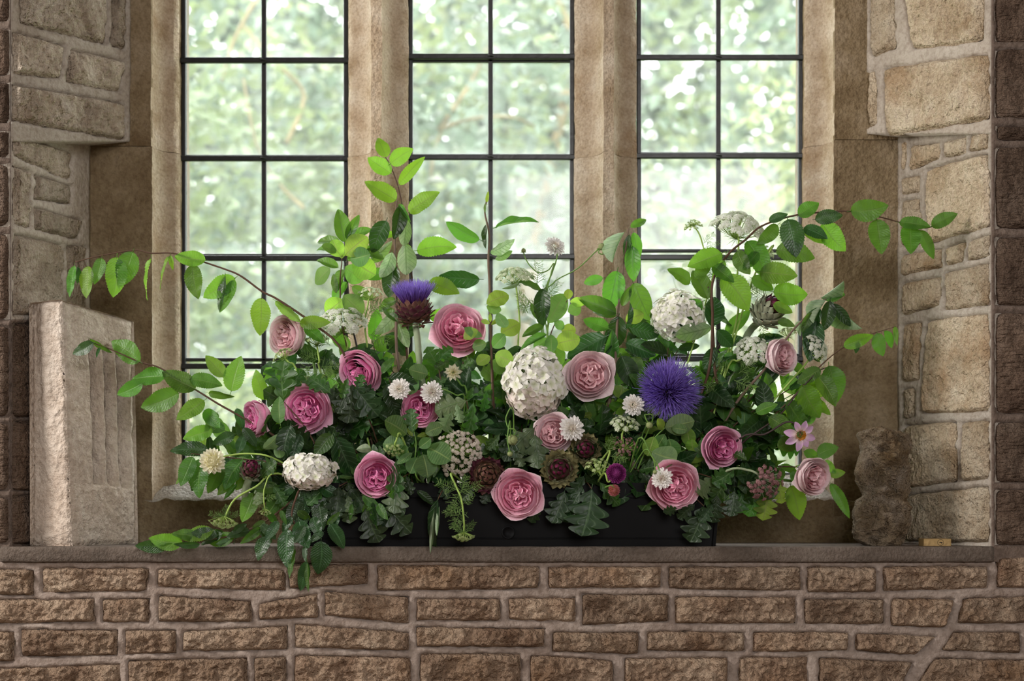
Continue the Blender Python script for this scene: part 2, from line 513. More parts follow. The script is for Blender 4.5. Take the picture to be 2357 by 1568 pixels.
def Q(x0, x1, y0, y1): return [(x0, y0), (x1, y0), (x1, y1), (x0, y1)]

def courses(x0, x1, y0, y1, hmin, hmax, wmin, wmax, rnd, gap=15):
    out = []
    y = y0
    while y < y1 - 20:
        h = rnd.uniform(hmin, hmax)
        if y + h > y1 - 20: h = y1 - y
        x = x0 - rnd.uniform(0, 60)
        while x < x1:
            w = rnd.uniform(wmin, wmax)
            a, b = max(x, x0), min(x + w, x1)
            if b - a > 25: out.append(Q(a, b - gap, y, y + h - gap))
            x += w
        y += h
    return out

# ---- the wall below the ledge (traced courses)
row1 = [[(-30, 1310), (78, 1311), (76, 1371), (-30, 1370)], [(95, 1306), (343, 1308), (338, 1362), (97, 1366)],
        [(361, 1308), (656, 1310), (658, 1362), (361, 1353)], [(664, 1296), (846, 1298), (848, 1346), (664, 1356)],
        [(866, 1300), (1242, 1303), (1240, 1356), (866, 1362)], [(1259, 1304), (1523, 1304), (1522, 1353), (1262, 1356)],
        [(1538, 1304), (1843, 1304), (1845, 1362), (1538, 1357)], [(1857, 1304), (2018, 1305), (2018, 1364), (1858, 1365)],
        [(2032, 1303), (2275, 1303), (2275, 1356), (2034, 1362)], [(2294, 1282), (2460, 1275), (2460, 1352), (2294, 1354)]]
row2 = [[(-60, 1380), (216, 1378), (218, 1432), (-60, 1438)], [(234, 1379), (344, 1377), (343, 1434), (235, 1434)],
        [(363, 1369), (578, 1384), (580, 1433), (363, 1433)], [(596, 1389), (731, 1366), (733, 1424), (596, 1428)],
        [(746, 1361), (940, 1374), (941, 1438), (746, 1418)], [(957, 1378), (1151, 1377), (1152, 1430), (957, 1430)],
        [(1169, 1377), (1325, 1375), (1326, 1433), (1169, 1428)], [(1339, 1367), (1540, 1368), (1538, 1432), (1339, 1440)],
        [(1553, 1373), (1833, 1374), (1833, 1436), (1553, 1437)], [(1850, 1379), (2036, 1378), (2036, 1438), (1851, 1438)],
        [(2051, 1378), (2199, 1379), (2178, 1446), (2051, 1442)], [(2216, 1378), (2460, 1368), (2460, 1434), (2202, 1437)]]
row3 = [[(-60, 1453), (32, 1454), (33, 1524), (-60, 1524)], [(47, 1448), (270, 1450), (270, 1510), (47, 1513)],
        [(286, 1450), (405, 1451), (405, 1505), (286, 1508)], [(420, 1452), (661, 1440), (661, 1497), (420, 1500)],
        [(676, 1436), (941, 1455), (941, 1499), (676, 1493)], [(958, 1443), (1254, 1447), (1254, 1491), (958, 1490)],
        [(1270, 1455), (1470, 1455), (1471, 1507), (1270, 1502)], [(1488, 1453), (1715, 1455), (1715, 1501), (1488, 1499)],
        [(1733, 1455), (1953, 1455), (1953, 1499), (1733, 1503)], [(1969, 1458), (2158, 1465), (2106, 1510), (1970, 1498)],
        [(2195, 1454), (2350, 1455), (2350, 1506), (2165, 1498)], [(2364, 1452), (2480, 1450), (2480, 1506), (2364, 1508)]]
row4 = [[(-60, 1540), (275, 1528), (275, 1590), (-60, 1590)], [(293, 1521), (569, 1513), (569, 1592), (293, 1590)],
        [(583, 1513), (660, 1511), (660, 1590), (583, 1590)], [(676, 1508), (945, 1513), (946, 1592), (676, 1590)],
        [(965, 1503), (1199, 1505), (1199, 1588), (965, 1590)], [(1219, 1507), (1412, 1520), (1412, 1592), (1219, 1590)],
        [(1437, 1515), (1675, 1513), (1675, 1590), (1437, 1590)], [(1700, 1513), (1860, 1511), (1860, 1588), (1700, 1590)],
        [(1885, 1514), (2105, 1524), (2070, 1592), (1885, 1590)], [(2150, 1515), (2480, 1522), (2480, 1590), (2100, 1590)]]
rnd = random.Random(4)
below = courses(-420, 2780, 1605, 1960, 66, 84, 130, 320, rnd)
side_l = courses(-420, -60, 1300, 1600, 68, 78, 120, 260, rnd)
side_r = courses(2494, 2780, 1275, 1600, 70, 80, 120, 260, rnd)
traced = row1 + row2 + row3 + row4
# front wall beside the recess
fl = [Q(-70, 22, -60, 48), Q(-80, 22, 66, 172), Q(-70, 22, 190, 284), Q(-70, 22, 302, 362), Q(-90, 22, 378, 520), Q(-60, 22, 538, 735),
      Q(-80, 22, 750, 960), Q(-90, 22, 974, 1130), Q(-60, 22, 1146, 1252), Q(-60, 8, 1264, 1288)]
fl += courses(-420, -105, -560, 1290, 90, 190, 130, 300, rnd) + courses(-105, 22, -560, -75, 110, 180, 130, 200, rnd)
fr = [Q(2292, 2470, -60, 96), Q(2292, 2440, 112, 272), Q(2294, 2420, 290, 322), Q(2292, 2450, 338, 526), Q(2292, 2460, 545, 704),
      Q(2292, 2440, 720, 952), Q(2292, 2470, 972, 1110), Q(2292, 2450, 1126, 1256)]
fr += courses(2485, 2780, -560, 1260, 90, 190, 130, 300, rnd) + courses(2292, 2470, -560, -75, 110, 180, 200, 240, rnd)

wall_back = mortar('wall_back', front, -430, 2790, 1293, 1612, traced + side_l + side_r, MT['mortar'], 4.5)
setp(wall_back, kind='structure')
setp(mortar('mortar_bed', front, -430, 2790, 1606, 2210, below, MT['mortar'], 12, parent=wall_back))
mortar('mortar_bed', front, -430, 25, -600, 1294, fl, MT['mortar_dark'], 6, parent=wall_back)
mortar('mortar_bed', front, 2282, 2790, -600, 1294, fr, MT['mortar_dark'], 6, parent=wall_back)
k = 1
for q in traced:
    k += 1; stone(wall_back, front, q, MT['wall_stone'], 0.011, 0.016, 3.2, k)
for q in below + side_l + side_r:
    k += 1; stone(wall_back, front, q, MT['wall_stone'], 0.011, 0.013, 12, k)
for q in fl:
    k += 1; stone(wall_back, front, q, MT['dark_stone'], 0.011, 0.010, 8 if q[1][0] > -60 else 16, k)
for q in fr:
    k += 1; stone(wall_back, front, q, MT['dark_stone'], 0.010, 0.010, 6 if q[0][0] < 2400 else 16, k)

# ---- left reveal
lu = [[(44, -90), (250, -90), (246, 105), (46, 54)], [(258, -90), (294, -90), (288, 116), (256, 106)],
      [(30, 72), (149, 104), (138, 182), (30, 170)], [(161, 112), (285, 140), (276, 212), (152, 190)],
      [(28, 193), (284, 236), (286, 324), (28, 278)]]
lu += [[(44, -330), (150, -330), (150, -120), (44, -130)], [(168, -330), (292, -330), (292, -112), (168, -116)], [(44, -540), (290, -540), (290, -348), (44, -348)]]
ll = [[(30, 306), (170, 352), (160, 416), (30, 358)], [(30, 380), (70, 394), (70, 526), (30, 515)],
      [(80, 400), (166, 428), (162, 470), (79, 460)], [(79, 476), (188, 506), (178, 552), (79, 530)],
      [(30, 537), (146, 562), (146, 724), (30, 728)], [(154, 562), (198, 566), (198, 722), (154, 724)],
      [(28, 744), (120, 746), (120, 958), (28, 962)], [(126, 748), (202, 750), (202, 930), (126, 955)],
      [(28, 970), (202, 962), (202, 1124), (28, 1132)], [(28, 1140), (120, 1136), (120, 1252), (28, 1254)], [(126, 1134), (202, 1130), (202, 1248), (126, 1252)]]
w_l = mortar('wall_reveal_left', rev_lu, 25, 300, -560, 326, lu, MT['mortar_pale'], 5, skirt=0.12)
setp(w_l, kind='structure')
mortar('mortar_bed', rev_ll, 25, 206, 292, 737, ll, MT['mortar_pale'], 5, parent=w_l)
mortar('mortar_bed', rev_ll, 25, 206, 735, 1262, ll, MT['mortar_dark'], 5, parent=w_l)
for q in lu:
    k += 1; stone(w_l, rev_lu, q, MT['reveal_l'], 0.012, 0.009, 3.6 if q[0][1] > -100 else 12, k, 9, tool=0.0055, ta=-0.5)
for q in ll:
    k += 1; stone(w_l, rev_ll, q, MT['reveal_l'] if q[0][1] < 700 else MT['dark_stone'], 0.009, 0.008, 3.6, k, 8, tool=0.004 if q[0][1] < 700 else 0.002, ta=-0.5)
# ---- right reveal
ru = [[(2073, -80), (2268, -80), (2262, 96), (2098, 116)], [(2005, -80), (2057, -80), (2062, 112), (2006, 134)],
      [(2030, 156), (2276, 122), (2278, 276), (2040, 316)], [(1999, 164), (2016, 162), (2018, 286), (1999, 292)]]
ru += [[(2010, -320), (2120, -330), (2120, -112), (2010, -104)], [(2138, -330), (2272, -340), (2272, -112), (2138, -108)], [(2010, -540), (2272, -540), (2272, -358), (2010, -346)]]
rl = [[(2094, 336), (2164, 328), (2164, 366), (2090, 394)], [(2172, 326), (2224, 314), (2224, 355), (2172, 364)],
      [(2231, 312), (2276, 300), (2274, 342), (2231, 351)], [(2074, 325), (2086, 330), (2082, 390), (2074, 392)],
      [(2074, 410), (2116, 402), (2117, 442), (2074, 450)], [(2074, 462), (2117, 456), (2120, 562), (2074, 570)],
      [(2130, 390), (2276, 350), (2278, 522), (2131, 564)], [(2075, 586), (2168, 572), (2170, 616), (2075, 636)],
      [(2178, 569), (2223, 556), (2216, 602), (2178, 612)], [(2232, 553), (2277, 540), (2277, 588), (2226, 602)],
      [(2177, 626), (2277, 604), (2277, 702), (2170, 716)], [(2076, 652), (2165, 636), (2164, 702), (2078, 728)],
      [(2077, 747), (2120, 740), (2116, 876), (2078, 882)], [(2131, 736), (2277, 720), (2277, 948), (2117, 954)],
      [(2078, 896), (2104, 890), (2106, 958), (2080, 966)], [(2082, 978), (2200, 970), (2204, 1110), (2084, 1124)],
      [(2211, 972), (2277, 968), (2277, 1102), (2210, 1110)], [(2084, 1140), (2277, 1118), (2277, 1250), (2084, 1248)]]
w_r = mortar('wall_reveal_right', rev_ru, 1996, 2282, -560, 308, ru, MT['mortar_pale'], 5, skirt=0.12)
setp(w_r, kind='structure')
mortar('mortar_bed', rev_rl, 2068, 2282, 276, 1262, rl, MT['mortar_pale'], 5, parent=w_r)
for q in ru:
    k += 1; stone(w_r, rev_ru, q, MT['reveal_r'], 0.011, 0.007, 3.6 if q[0][1] > -100 else 12, k, 9, tool=0.0045, ta=0.25)
for q in rl:
    k += 1; stone(w_r, rev_rl, q, MT['reveal_r'], 0.007, 0.006, 3.6, k, 7, tool=0.0035, ta=0.25)

# ---- ledge
def ledge():
    x0, x1 = -1.222, xat(2287, -0.012)
    nx, V = 260, []
    prof = [(0.40, -0.038), (0.02, -0.038), (-0.012, -0.037), (-0.016, -0.034), (-0.0165, -0.026), (-0.0165, -0.018), (-0.0165, -0.009), (-0.0155, -0.004), (-0.011, -0.0005), (0.0, 0.0), (0.08, 0.0), (0.2, 0.0), (0.40, 0.0)]
    for i in range(nx + 1):
        x = x0 + (x1 - x0) * i / nx
        for (y, z) in prof:
            n = noise.noise(Vector((x * 18, y * 30, z * 60))) * 0.0016 + noise.noise(Vector((x * 3, 0, 2))) * 0.0015
            V.append((x, y + (n if y < 0.01 else 0), z + (n * 0.6 if -0.04 < y < 0.01 else 0)))
    m = len(prof); fs = []
    for i in range(nx):
        for j in range(m):
            j2 = (j + 1) % m
            fs.append((i * m + j, i * m + j2, (i + 1) * m + j2, (i + 1) * m + j))
    fs.append(tuple(range(m))); fs.append(tuple(nx * m + j for j in range(m - 1, -1, -1)))
    me = mesh_data('trim_1', V, fs, MT['ledge'], True)
    bm = bmesh.new(); bm.from_mesh(me); bmesh.ops.recalc_face_normals(bm, faces=bm.faces[:]); bm.to_mesh(me); bm.free()
    return setp(link('trim_1', me), kind='structure')
ledge()

# ---- stone surround: jambs and mullions as moulded profiles
def Zof(py, Y): return CAM.z - (py - CY) / F * (Y - CAM.y)
ZTOP = 2.16
def hollow(x0, y0, x1, y1, n=8):
    return [(x0 + (x1 - x0) * (1 - math.cos(a)), y0 + (y1 - y0) * math.sin(a)) for a in [math.pi / 2 * i / n for i in range(n + 1)]]
def extrude(name, prof, z0, z1, mat, parent, amp=0.0022, seed=0.0):
    nz = max(2, int((z1 - z0) / 0.012)); m = len(prof)
    V, fs = [], []
    for j in range(nz + 1):
        z = z0 + (z1 - z0) * j / nz
        for (x, y) in prof:
            a = amp * (1.0 if y < 0.47 else 0)
            nx = noise.noise(Vector((x * 40, z * 14, seed))) * a + noise.noise(Vector((x * 90, z * 70, seed + 4))) * a * 0.6
            ny = noise.noise(Vector((x * 40 + 9, z * 14, seed))) * a
            V.append((x + nx, y + ny, z))
    for j in range(nz):
        for i in range(m):
            i2 = (i + 1) % m
            fs.append((j * m + i, j * m + i2, (j + 1) * m + i2, (j + 1) * m + i))
    fs.append(tuple(range(m - 1, -1, -1))); fs.append(tuple(nz * m + i for i in range(m)))
    o = wobj(name, V, fs, mat, parent)
    bm = bmesh.new(); bm.from_mesh(o.data); bmesh.ops.recalc_face_normals(bm, faces=bm.faces[:])
    for e in bm.edges:
        if len(e.link_faces) == 2 and e.calc_face_angle(0) > 0.8: e.smooth = False
    bm.to_mesh(o.data); bm.free()
    return o
def seg_line(x0, y0, x1, y1, n): return [(x0 + (x1 - x0) * i / n, y0 + (y1 - y0) * i / n) for i in range(n + 1)]

def jamb(name, sgn, pxs, zj):
    pf, ph, pg = pxs     # edge of the flat, edge of the hollow, edge of the glass opening
    a = seg_line(sgn * 1.32, YJ, xat(pf, YJ), YJ, 16)
    h = hollow(xat(pf, YJ), YJ, xat(ph, 0.43), 0.43)
    prof = a + h[1:] + [(xat(pg, 0.445), 0.445), (xat(pg, 0.445), 0.56), (sgn * 1.32, 0.56)]
    o = extrude(name, prof, -0.04, zj - 0.0004, MT['jamb'], None, seed=sgn)
    setp(o, kind='structure')
    o2 = extrude('jamb_block', [(x + sgn * 0.002, y - 0.003 if y < 0.5 else y) for x, y in prof], zj + 0.0004, ZTOP, MT['jamb'], o, seed=sgn + 7)
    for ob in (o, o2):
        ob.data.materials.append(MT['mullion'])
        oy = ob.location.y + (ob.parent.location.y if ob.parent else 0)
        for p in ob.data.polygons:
            if YJ + 0.004 < p.center.y + oy < 0.5 and abs(p.normal.z) < 0.5: p.material_index = 1  # hollow faces in paler, limewashed stone; window light put into this colour
    return o
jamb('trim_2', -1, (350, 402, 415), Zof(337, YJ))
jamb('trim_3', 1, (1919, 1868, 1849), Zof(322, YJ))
def mullion(name, pc, half, pl, pr, gl, gr, zj):
    xl, xr = xat(pc - half, YJ), xat(pc + half, YJ)
    lft = [(xat(gl, 0.445), 0.56), (xat(gl, 0.445), 0.445)] + hollow(xl, YJ, xat(pl, 0.43), 0.43)[::-1]
    rgt = hollow(xr, YJ, xat(pr, 0.43), 0.43) + [(xat(gr, 0.445), 0.445), (xat(gr, 0.445), 0.56)]
    prof = lft + seg_line(xl, YJ, xr, YJ, 5)[1:-1] + rgt
    o = extrude(name, prof, 0.10, zj - 0.0004, MT['mullion'], None, seed=pc)
    setp(o, kind='structure')
    extrude('mullion_block', [(x * 1.0 + (0.002 if x > xat(pc, YJ) else -0.002) * -0.6, y) for x, y in prof], zj + 0.0004, ZTOP, MT['mullion'], o, seed=pc + 5)
mullion('trim_4', 866.5, 13.5, 812, 924, 801, 940, Zof(345, YJ))
mullion('trim_5', 1401, 13, 1341, 1452, 1322, 1466, Zof(348, YJ))
# bottom rail of the surround with its broken slope
def bottom_rail():
    zf, zb = Zof(1152, YJ), Zof(1092, 0.47)
    prof = [(YJ, 0.0 - 0.03 + (zf + 0.03) * i / 8) for i in range(9)] + [(YJ + 0.11 * i / 8, zf + (zb - zf) * i / 8) for i in range(1, 9)] + [(0.56, zb), (0.56, -0.03)]
    m = len(prof); nx = 240; V = []; fs = []
    for i in range(nx + 1):
        x = -1.0 + 2.0 * i / nx
        for jn, (y, z) in enumerate(prof):
            on = 8 <= jn <= 16
            a = 0.006 if on else 0.0015
            n = fbm((x * 28, y * 28, z * 28), 4) * a
            V.append((x, y + (n if jn < 17 else 0) * 0.7, z + (n if on else 0)))
    for i in range(nx):
        for j in range(m):
            j2 = (j + 1) % m
            fs.append((i * m + j, i * m + j2, (i + 1) * m + j2, (i + 1) * m + j))
    fs.append(tuple(range(m))); fs.append(tuple(nx * m + j for j in range(m - 1, -1, -1)))
    o = wobj('trim_6', V, fs, MT['jamb'])
    me = o.data; me.materials.append(MT['rough_sill'])
    bm = bmesh.new(); bm.from_mesh(me); bmesh.ops.recalc_face_normals(bm, faces=bm.faces[:]); bm.to_mesh(me); bm.free()
    c = o.location
    for p in me.polygons:
        if p.normal.z > 0.35 and p.center.y + c.y < 0.48: p.material_index = 1
    setp(o, kind='structure')
bottom_rail()
# lintel over the lights and the core of the wall round the opening
v, f = merge([box_vf(-1.4, 1.4, 0.33, 0.6, ZTOP - 0.02, 2.75)])
setp(wobj('trim_7', v, f, MT['jamb'], smooth=False), kind='structure')
v, f = merge([box_vf(-4.0, -1.25, 0.05, 0.62, -1.0, 2.75), box_vf(1.2, 4.0, 0.05, 0.62, -1.0, 2.75), box_vf(-1.25, 1.2, 0.05, 0.62, -1.0, -0.05),
              box_vf(-1.25, 1.2, 0.05, 0.62, 2.35, 2.75), box_vf(-4.0, -1.53, -0.02, 0.06, -1.0, 2.75), box_vf(1.52, 4.0, -0.02, 0.06, -1.0, 2.75), box_vf(-1.6, 1.6, -0.01, 0.06, 1.85, 2.75)])
wobj('wall_core', v, f, MT['plaster'], wall_back, smooth=False)

# ---- the room behind the camera
def shell(name, b, mat):
    v, f = box_vf(*b)
    return setp(wobj(name, v, f, mat, smooth=False), kind='structure')
shell('floor', (-4, 4, -6.2, 0.05, -1.1, -1.0), MT['floor'])
shell('ceiling', (-4.1, 4.1, -6.3, 0.7, 2.75, 2.9), MT['plaster'])
shell('wall_left', (-4.1, -4.0, -6.2, 0.62, -1.0, 2.75), MT['plaster'])
shell('wall_right', (4.0, 4.1, -6.2, 0.62, -1.0, 2.75), MT['plaster'])
shell('wall_front', (-4.1, 4.1, -6.3, -6.2, -1.0, 2.75), MT['plaster'])

# ---- leaded windows
def pane_mesh(w, h):
    t = 0.0015
    V = [(-w / 2, -t, -h / 2), (w / 2, -t, -h / 2), (w / 2, -t, h / 2), (-w / 2, -t, h / 2)]
    uv = [(0, 0), (1, 0), (1, 1), (0, 1)]
    return mesh_data('pane', V, [(0, 1, 2, 3)], MT['glass'], False, uv)

def window(name, l, r, c, bars, came_off):
    root = setp(empty(name, P((l + r) / 2, 1092, YG)), kind='structure')
    top, bot = -560, 1092
    ys = [top, -327, -95] + [b + o for b, o in zip(bars, came_off)] + [bot]
    ys.sort()
    for i in range(len(ys) - 1):
        for (a, b) in ((l, c), (c, r)):
            p0, p1 = P(a, ys[i + 1], YG), P(b, ys[i], YG)
            me = pane_mesh(p1.x - p0.x, p1.z - p0.z)
            rot = Matrix.Rotation(R(random.Random(i * 7 + a).uniform(-0.5, 0.5)), 4, 'Z')
            link('pane', me, root, Matrix.Translation((p0 + p1) / 2) @ rot)
    def hb(nm, y, th, yy, yd, mat, x0=l, x1=r):
        a = P(x0, y + th / 2, yy); b = P(x1, y - th / 2, yy)
        bevel_box(nm, a.x, b.x, yy, yy + yd, a.z, b.z, mat, root, 0.0025)
    def vb(nm, x, th, yy, yd, mat):
        a = P(x - th / 2, bot, yy); b = P(x + th / 2, top, yy)
        bevel_box(nm, a.x, b.x, yy, yy + yd, a.z, b.z, mat, root, 0.0025)
    vb('came', c, 11, YG - 0.006, 0.012, MT['lead'])
    vb('casement_frame', l + 4, 10, YG - 0.012, 0.02, MT['iron'])
    vb('casement_frame', r - 4, 11, YG - 0.012, 0.02, MT['iron'])
    for y in ys: hb('came', y, 8, YG - 0.006, 0.012, MT['lead'])
    for b in [-327, -95] + bars: hb('saddle_bar', b, 12.5, YG - 0.022, 0.012, MT['iron'], l - 4, r + 4)
    # little lead ties holding the came to the bars
    for b in bars:
        p = P(c, b, YG - 0.014)
        pts = [p + Vector((math.cos(a) * 0.008, -0.004 + math.sin(a) * 0.013, 0.004 * math.cos(a * 0.5))) for a in [2 * math.pi * i / 10 for i in range(11)]]
        v, f = tube_vf(pts, 0.0016, 5)
        wobj('lead_tie', v, f, MT['lead'], root)
    return root
window('window_1', 418, 800, 607, [138, 364, 594, 843], [-3, -4, -6, -15])
window('window_2', 941, 1321, 1129, [129, 361, 590, 838], [10, -3, -2, -8])
window('window_3', 1467, 1848, 1654, [131, 358, 592, 826], [-2, -4, -15, -8])

# ================================================================== THE GARDEN OUTSIDE
def garden_leaf_mat(name, c, t):
    m, nt, out = nodes(name)
    N = NT(nt)
    geo = N.n('ShaderNodeNewGeometry')
    col = N.ramp(geo.outputs['Random Per Island'], [(0.0, tuple(x * 0.35 for x in c)), (0.5, c), (1.0, tuple(min(1, x * 1.6 + 0.04) for x in c))])
    df = N.n('ShaderNodeBsdfPrincipled', i_Base_Color=col, i_Roughness=0.35)
    tr = N.n('ShaderNodeBsdfTranslucent', i_Color=(*t, 1))
    mx = N.n('ShaderNodeMixShader', i_0=0.4, i_1=df.outputs[0], i_2=tr.outputs[0])
    N.l(mx.outputs[0], out.inputs[0])
    return m
GL = [garden_leaf_mat('garden_leaf_mid', (0.115, 0.152, 0.087), (0.221, 0.275, 0.119)),
      garden_leaf_mat('garden_leaf_blue', (0.092, 0.129, 0.096), (0.165, 0.229, 0.156)),
      garden_leaf_mat('garden_leaf_lime', (0.169, 0.202, 0.101), (0.294, 0.340, 0.156))]
MT['bark'] = plain_mat('garden_bark', (0.17, 0.14, 0.08), 0.9, 0.1, 0, 0.3, 12)
MT['bark_warm'] = plain_mat('garden_bark_warm', (0.38, 0.26, 0.17), 0.9, 0.1, 0, 0.3, 12)
MT['lawn'] = plain_mat('lawn', (0.16, 0.27, 0.07), 0.9, 0.1, 0, 0.4, 3)
v, f = box_vf(-14, 14, 0.62, 20, -1.3, -1.2)
setp(wobj('lawn', v, f, MT['lawn'], smooth=False), 'mown green lawn outside behind the window', 'lawn', kind='structure')

def shrub(name, label, x, y, rx, ry, z0, z1, n, mat, size, seed, branches=(), bark='bark'):
    rd = random.Random(seed)
    t = thing(name, (x, y, -1.2), label, 'tree' if 'tree' in name else 'shrub', 'bushes and trees in the garden')
    V, Fa = [], []
    zc, rz = (z0 + z1) / 2, (z1 - z0) / 2
    for i in range(n):
        while True:
            p = Vector((rd.uniform(-1, 1), rd.uniform(-1, 1), rd.uniform(-1, 1)))
            if p.length < 1 and p.length > 0.35: break
        lump = 1 + 0.35 * noise.noise(p * 2.2 + Vector((seed, 0, 0)))
        c = Vector((x + p.x * rx * lump, y + p.y * ry * lump, zc + p.z * rz * lump))
        if noise.noise(c * 1.5 + Vector((seed * 3, 1, 0))) < -0.30: continue
        d = Vector((rd.gauss(0, 1), rd.gauss(0, 1), rd.gauss(-0.3, 0.7))).normalized()
        nrm = Vector((rd.gauss(0, 0.6), -0.5 + rd.gauss(0, 0.6), 0.8)).normalized()
        s = d.cross(nrm).normalized()
        L = size * rd.uniform(0.6, 1.35); W = L * 0.3
        k0 = len(V)
        up = s.cross(d)
        V += [c - d * L / 2, c + s * W + up * W * 0.3, c + d * L / 2, c - s * W + up * W * 0.3]
        Fa += [(k0, k0 + 1, k0 + 2), (k0, k0 + 2, k0 + 3)]
    wobj('foliage', V, Fa, mat, t, False, kind='stuff')
    tr = [tube_vf(smooth_path([(x, y, -1.25), (x + rd.uniform(-.15, .15), y, 0.3), (x + rd.uniform(-.3, .3), y, zc), (x + rd.uniform(-.5, .5), y + 0.2, z1 - rz * 0.4)], 4), [0.09] * 5 + [0.06] * 4 + [0.03] * 4, 8)]
    v_, f_ = merge(tr)
    wobj('trunk', v_, f_, MT[bark], t)
    for b in branches:
        pts = smooth_path([P(a, c, y - ry * 0.45 + dd) for a, c, dd in b[1]], 5)
        v_, f_ = tube_vf(pts, [0.65 * b[0] * (1 - 0.5 * i / len(pts)) for i in range(len(pts))], 7)
        wobj('branch', v_, f_, MT[bark], t)
    return t
shrub('garden_shrub', 'mid green bush with arching yellow branches behind the first window', -2.1, 5.2, 1.5, 1.0, -0.6, 3.2, 4940, GL[0], 0.11, 1,
      [(0.022, [(660, 330, 0), (700, 220, 0.1), (640, 150, 0), (560, 60, 0)]), (0.018, [(700, 480, 0), (640, 420, 0.1), (590, 330, 0), (560, 180, 0)]), (0.02, [(590, 0, 0), (540, 90, 0), (510, 190, 0)])])
shrub('garden_tree', 'dark blue-green tree with tall crown far behind the first window', -3.2, 8.2, 2.2, 1.4, -0.3, 6.0, 4940, GL[1], 0.14, 2)
shrub('garden_shrub', 'bluish bush with forked yellow branch behind the middle window', -0.1, 5.6, 1.4, 1.0, -0.7, 3.6, 4940, GL[1], 0.11, 3,
      [(0.026, [(1010, 300, 0), (1050, 240, 0), (1090, 180, 0.1), (1120, 110, 0)]), (0.02, [(1010, 300, 0), (1080, 275, 0), (1180, 270, 0), (1240, 300, 0.2)]), (0.018, [(990, 420, 0), (1000, 350, 0), (1020, 290, 0)])])
shrub('garden_tree', 'bright green tree with wide crown far behind the middle window', 0.6, 8.8, 2.4, 1.4, 0.2, 6.2, 4940, GL[0], 0.14, 4)
shrub('garden_shrub', 'lime green bush behind the third window', 1.9, 5.4, 1.3, 0.9, -0.8, 2.7, 4560, GL[2], 0.10, 5)
shrub('garden_tree', 'leaning warm-barked tree with bluish leaves behind the third window', 3.0, 7.6, 1.8, 1.3, 0.0, 4.6, 4180, GL[1], 0.13, 6,
      [(0.05, [(1740, 560, 0), (1790, 480, 0), (1850, 410, 0), (1930, 340, 0)])], 'bark_warm')
shrub('garden_shrub', 'low lime bush close to the glass of the first window', -1.3, 3.6, 1.0, 0.5, -1.1, 0.75, 2850, GL[2], 0.08, 7)
shrub('garden_shrub', 'low mid green bush outside below the third window', 1.2, 3.7, 1.2, 0.5, -1.1, 0.7, 2850, GL[0], 0.08, 8)
shrub('garden_shrub', 'low lime bush with small leaves outside below the middle window', 0.0, 3.3, 0.9, 0.4, -1.1, 0.62, 2470, GL[2], 0.075, 9)
shrub('garden_tree', 'broad background tree filling the gap between the first two windows', -1.4, 10.8, 2.6, 1.2, -0.5, 5.6, 4180, GL[2], 0.17, 10)
shrub('garden_tree', 'tall yellow-green background tree at the far right of the garden', 3.8, 10.4, 2.4, 1.2, -0.5, 5.4, 4180, GL[2], 0.17, 11)
shrub('garden_hedge', 'dense tall hedge closing off the far end of the garden', 0.0, 13.5, 8.5, 1.0, -1.8, 7.0, 26000, GL[1], 0.32, 12)
# ================================================================== PLANT GENERATORS
LM = {
 'hb':      leaf_mat('hornbeam_leaf', (0.040, 0.115, 0.016), (0.09, 0.19, 0.045), (0.20, 0.47, 0.03), (0.16, 0.30, 0.06)),
 'hb_lime': leaf_mat('hornbeam_leaf_young', (0.075, 0.19, 0.02), (0.14, 0.27, 0.05), (0.34, 0.66, 0.04), (0.26, 0.42, 0.09), tamt=0.5),
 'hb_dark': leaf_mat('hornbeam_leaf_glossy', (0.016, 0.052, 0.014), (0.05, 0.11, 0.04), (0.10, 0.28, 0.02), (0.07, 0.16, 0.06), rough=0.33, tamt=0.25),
 'ap':      leaf_mat('apple_leaf', (0.035, 0.105, 0.020), (0.30, 0.37, 0.27), (0.22, 0.50, 0.04), (0.13, 0.24, 0.08), K=8, S=1.6, tamt=0.38),
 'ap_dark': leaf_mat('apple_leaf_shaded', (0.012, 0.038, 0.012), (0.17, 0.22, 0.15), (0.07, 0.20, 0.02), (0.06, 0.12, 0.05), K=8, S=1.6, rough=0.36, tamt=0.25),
 'ct':      leaf_mat('smoke_bush_leaf', (0.06, 0.15, 0.045), (0.13, 0.23, 0.10), (0.28, 0.55, 0.06), (0.26, 0.38, 0.12), K=11, S=0.7, rough=0.55, tamt=0.4),
 'ct_lime': leaf_mat('smoke_bush_leaf_young', (0.16, 0.28, 0.04), (0.22, 0.34, 0.09), (0.50, 0.76, 0.07), (0.40, 0.44, 0.14), K=11, S=0.7, rough=0.55, tamt=0.5),
 'ok':      leaf_mat('oak_leaf', (0.024, 0.078, 0.014), (0.16, 0.23, 0.12), (0.17, 0.42, 0.03), (0.13, 0.24, 0.08), K=6, S=1.4, rough=0.45, tamt=0.35),
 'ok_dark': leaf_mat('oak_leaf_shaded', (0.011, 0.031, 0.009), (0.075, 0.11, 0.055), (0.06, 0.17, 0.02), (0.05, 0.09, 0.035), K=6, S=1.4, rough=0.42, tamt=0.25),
}
MT['twig'] = plain_mat('brown_twig', (0.085, 0.045, 0.028), 0.7, 0.25, 0, 0.3, 60)
MT['twig_grey'] = plain_mat('grey_twig', (0.17, 0.12, 0.09), 0.75, 0.2, 0, 0.3, 60)
MT['twig_dark'] = plain_mat('dark_wine_twig', (0.035, 0.018, 0.018), 0.5, 0.4, 0, 0.3, 60)
MT['green_stem'] = plain_mat('green_stem', (0.13, 0.25, 0.05), 0.55, 0.3, 0, 0.25, 60)
MT['lime_stem'] = plain_mat('lime_stem', (0.30, 0.44, 0.10), 0.55, 0.3, 0, 0.2, 60)
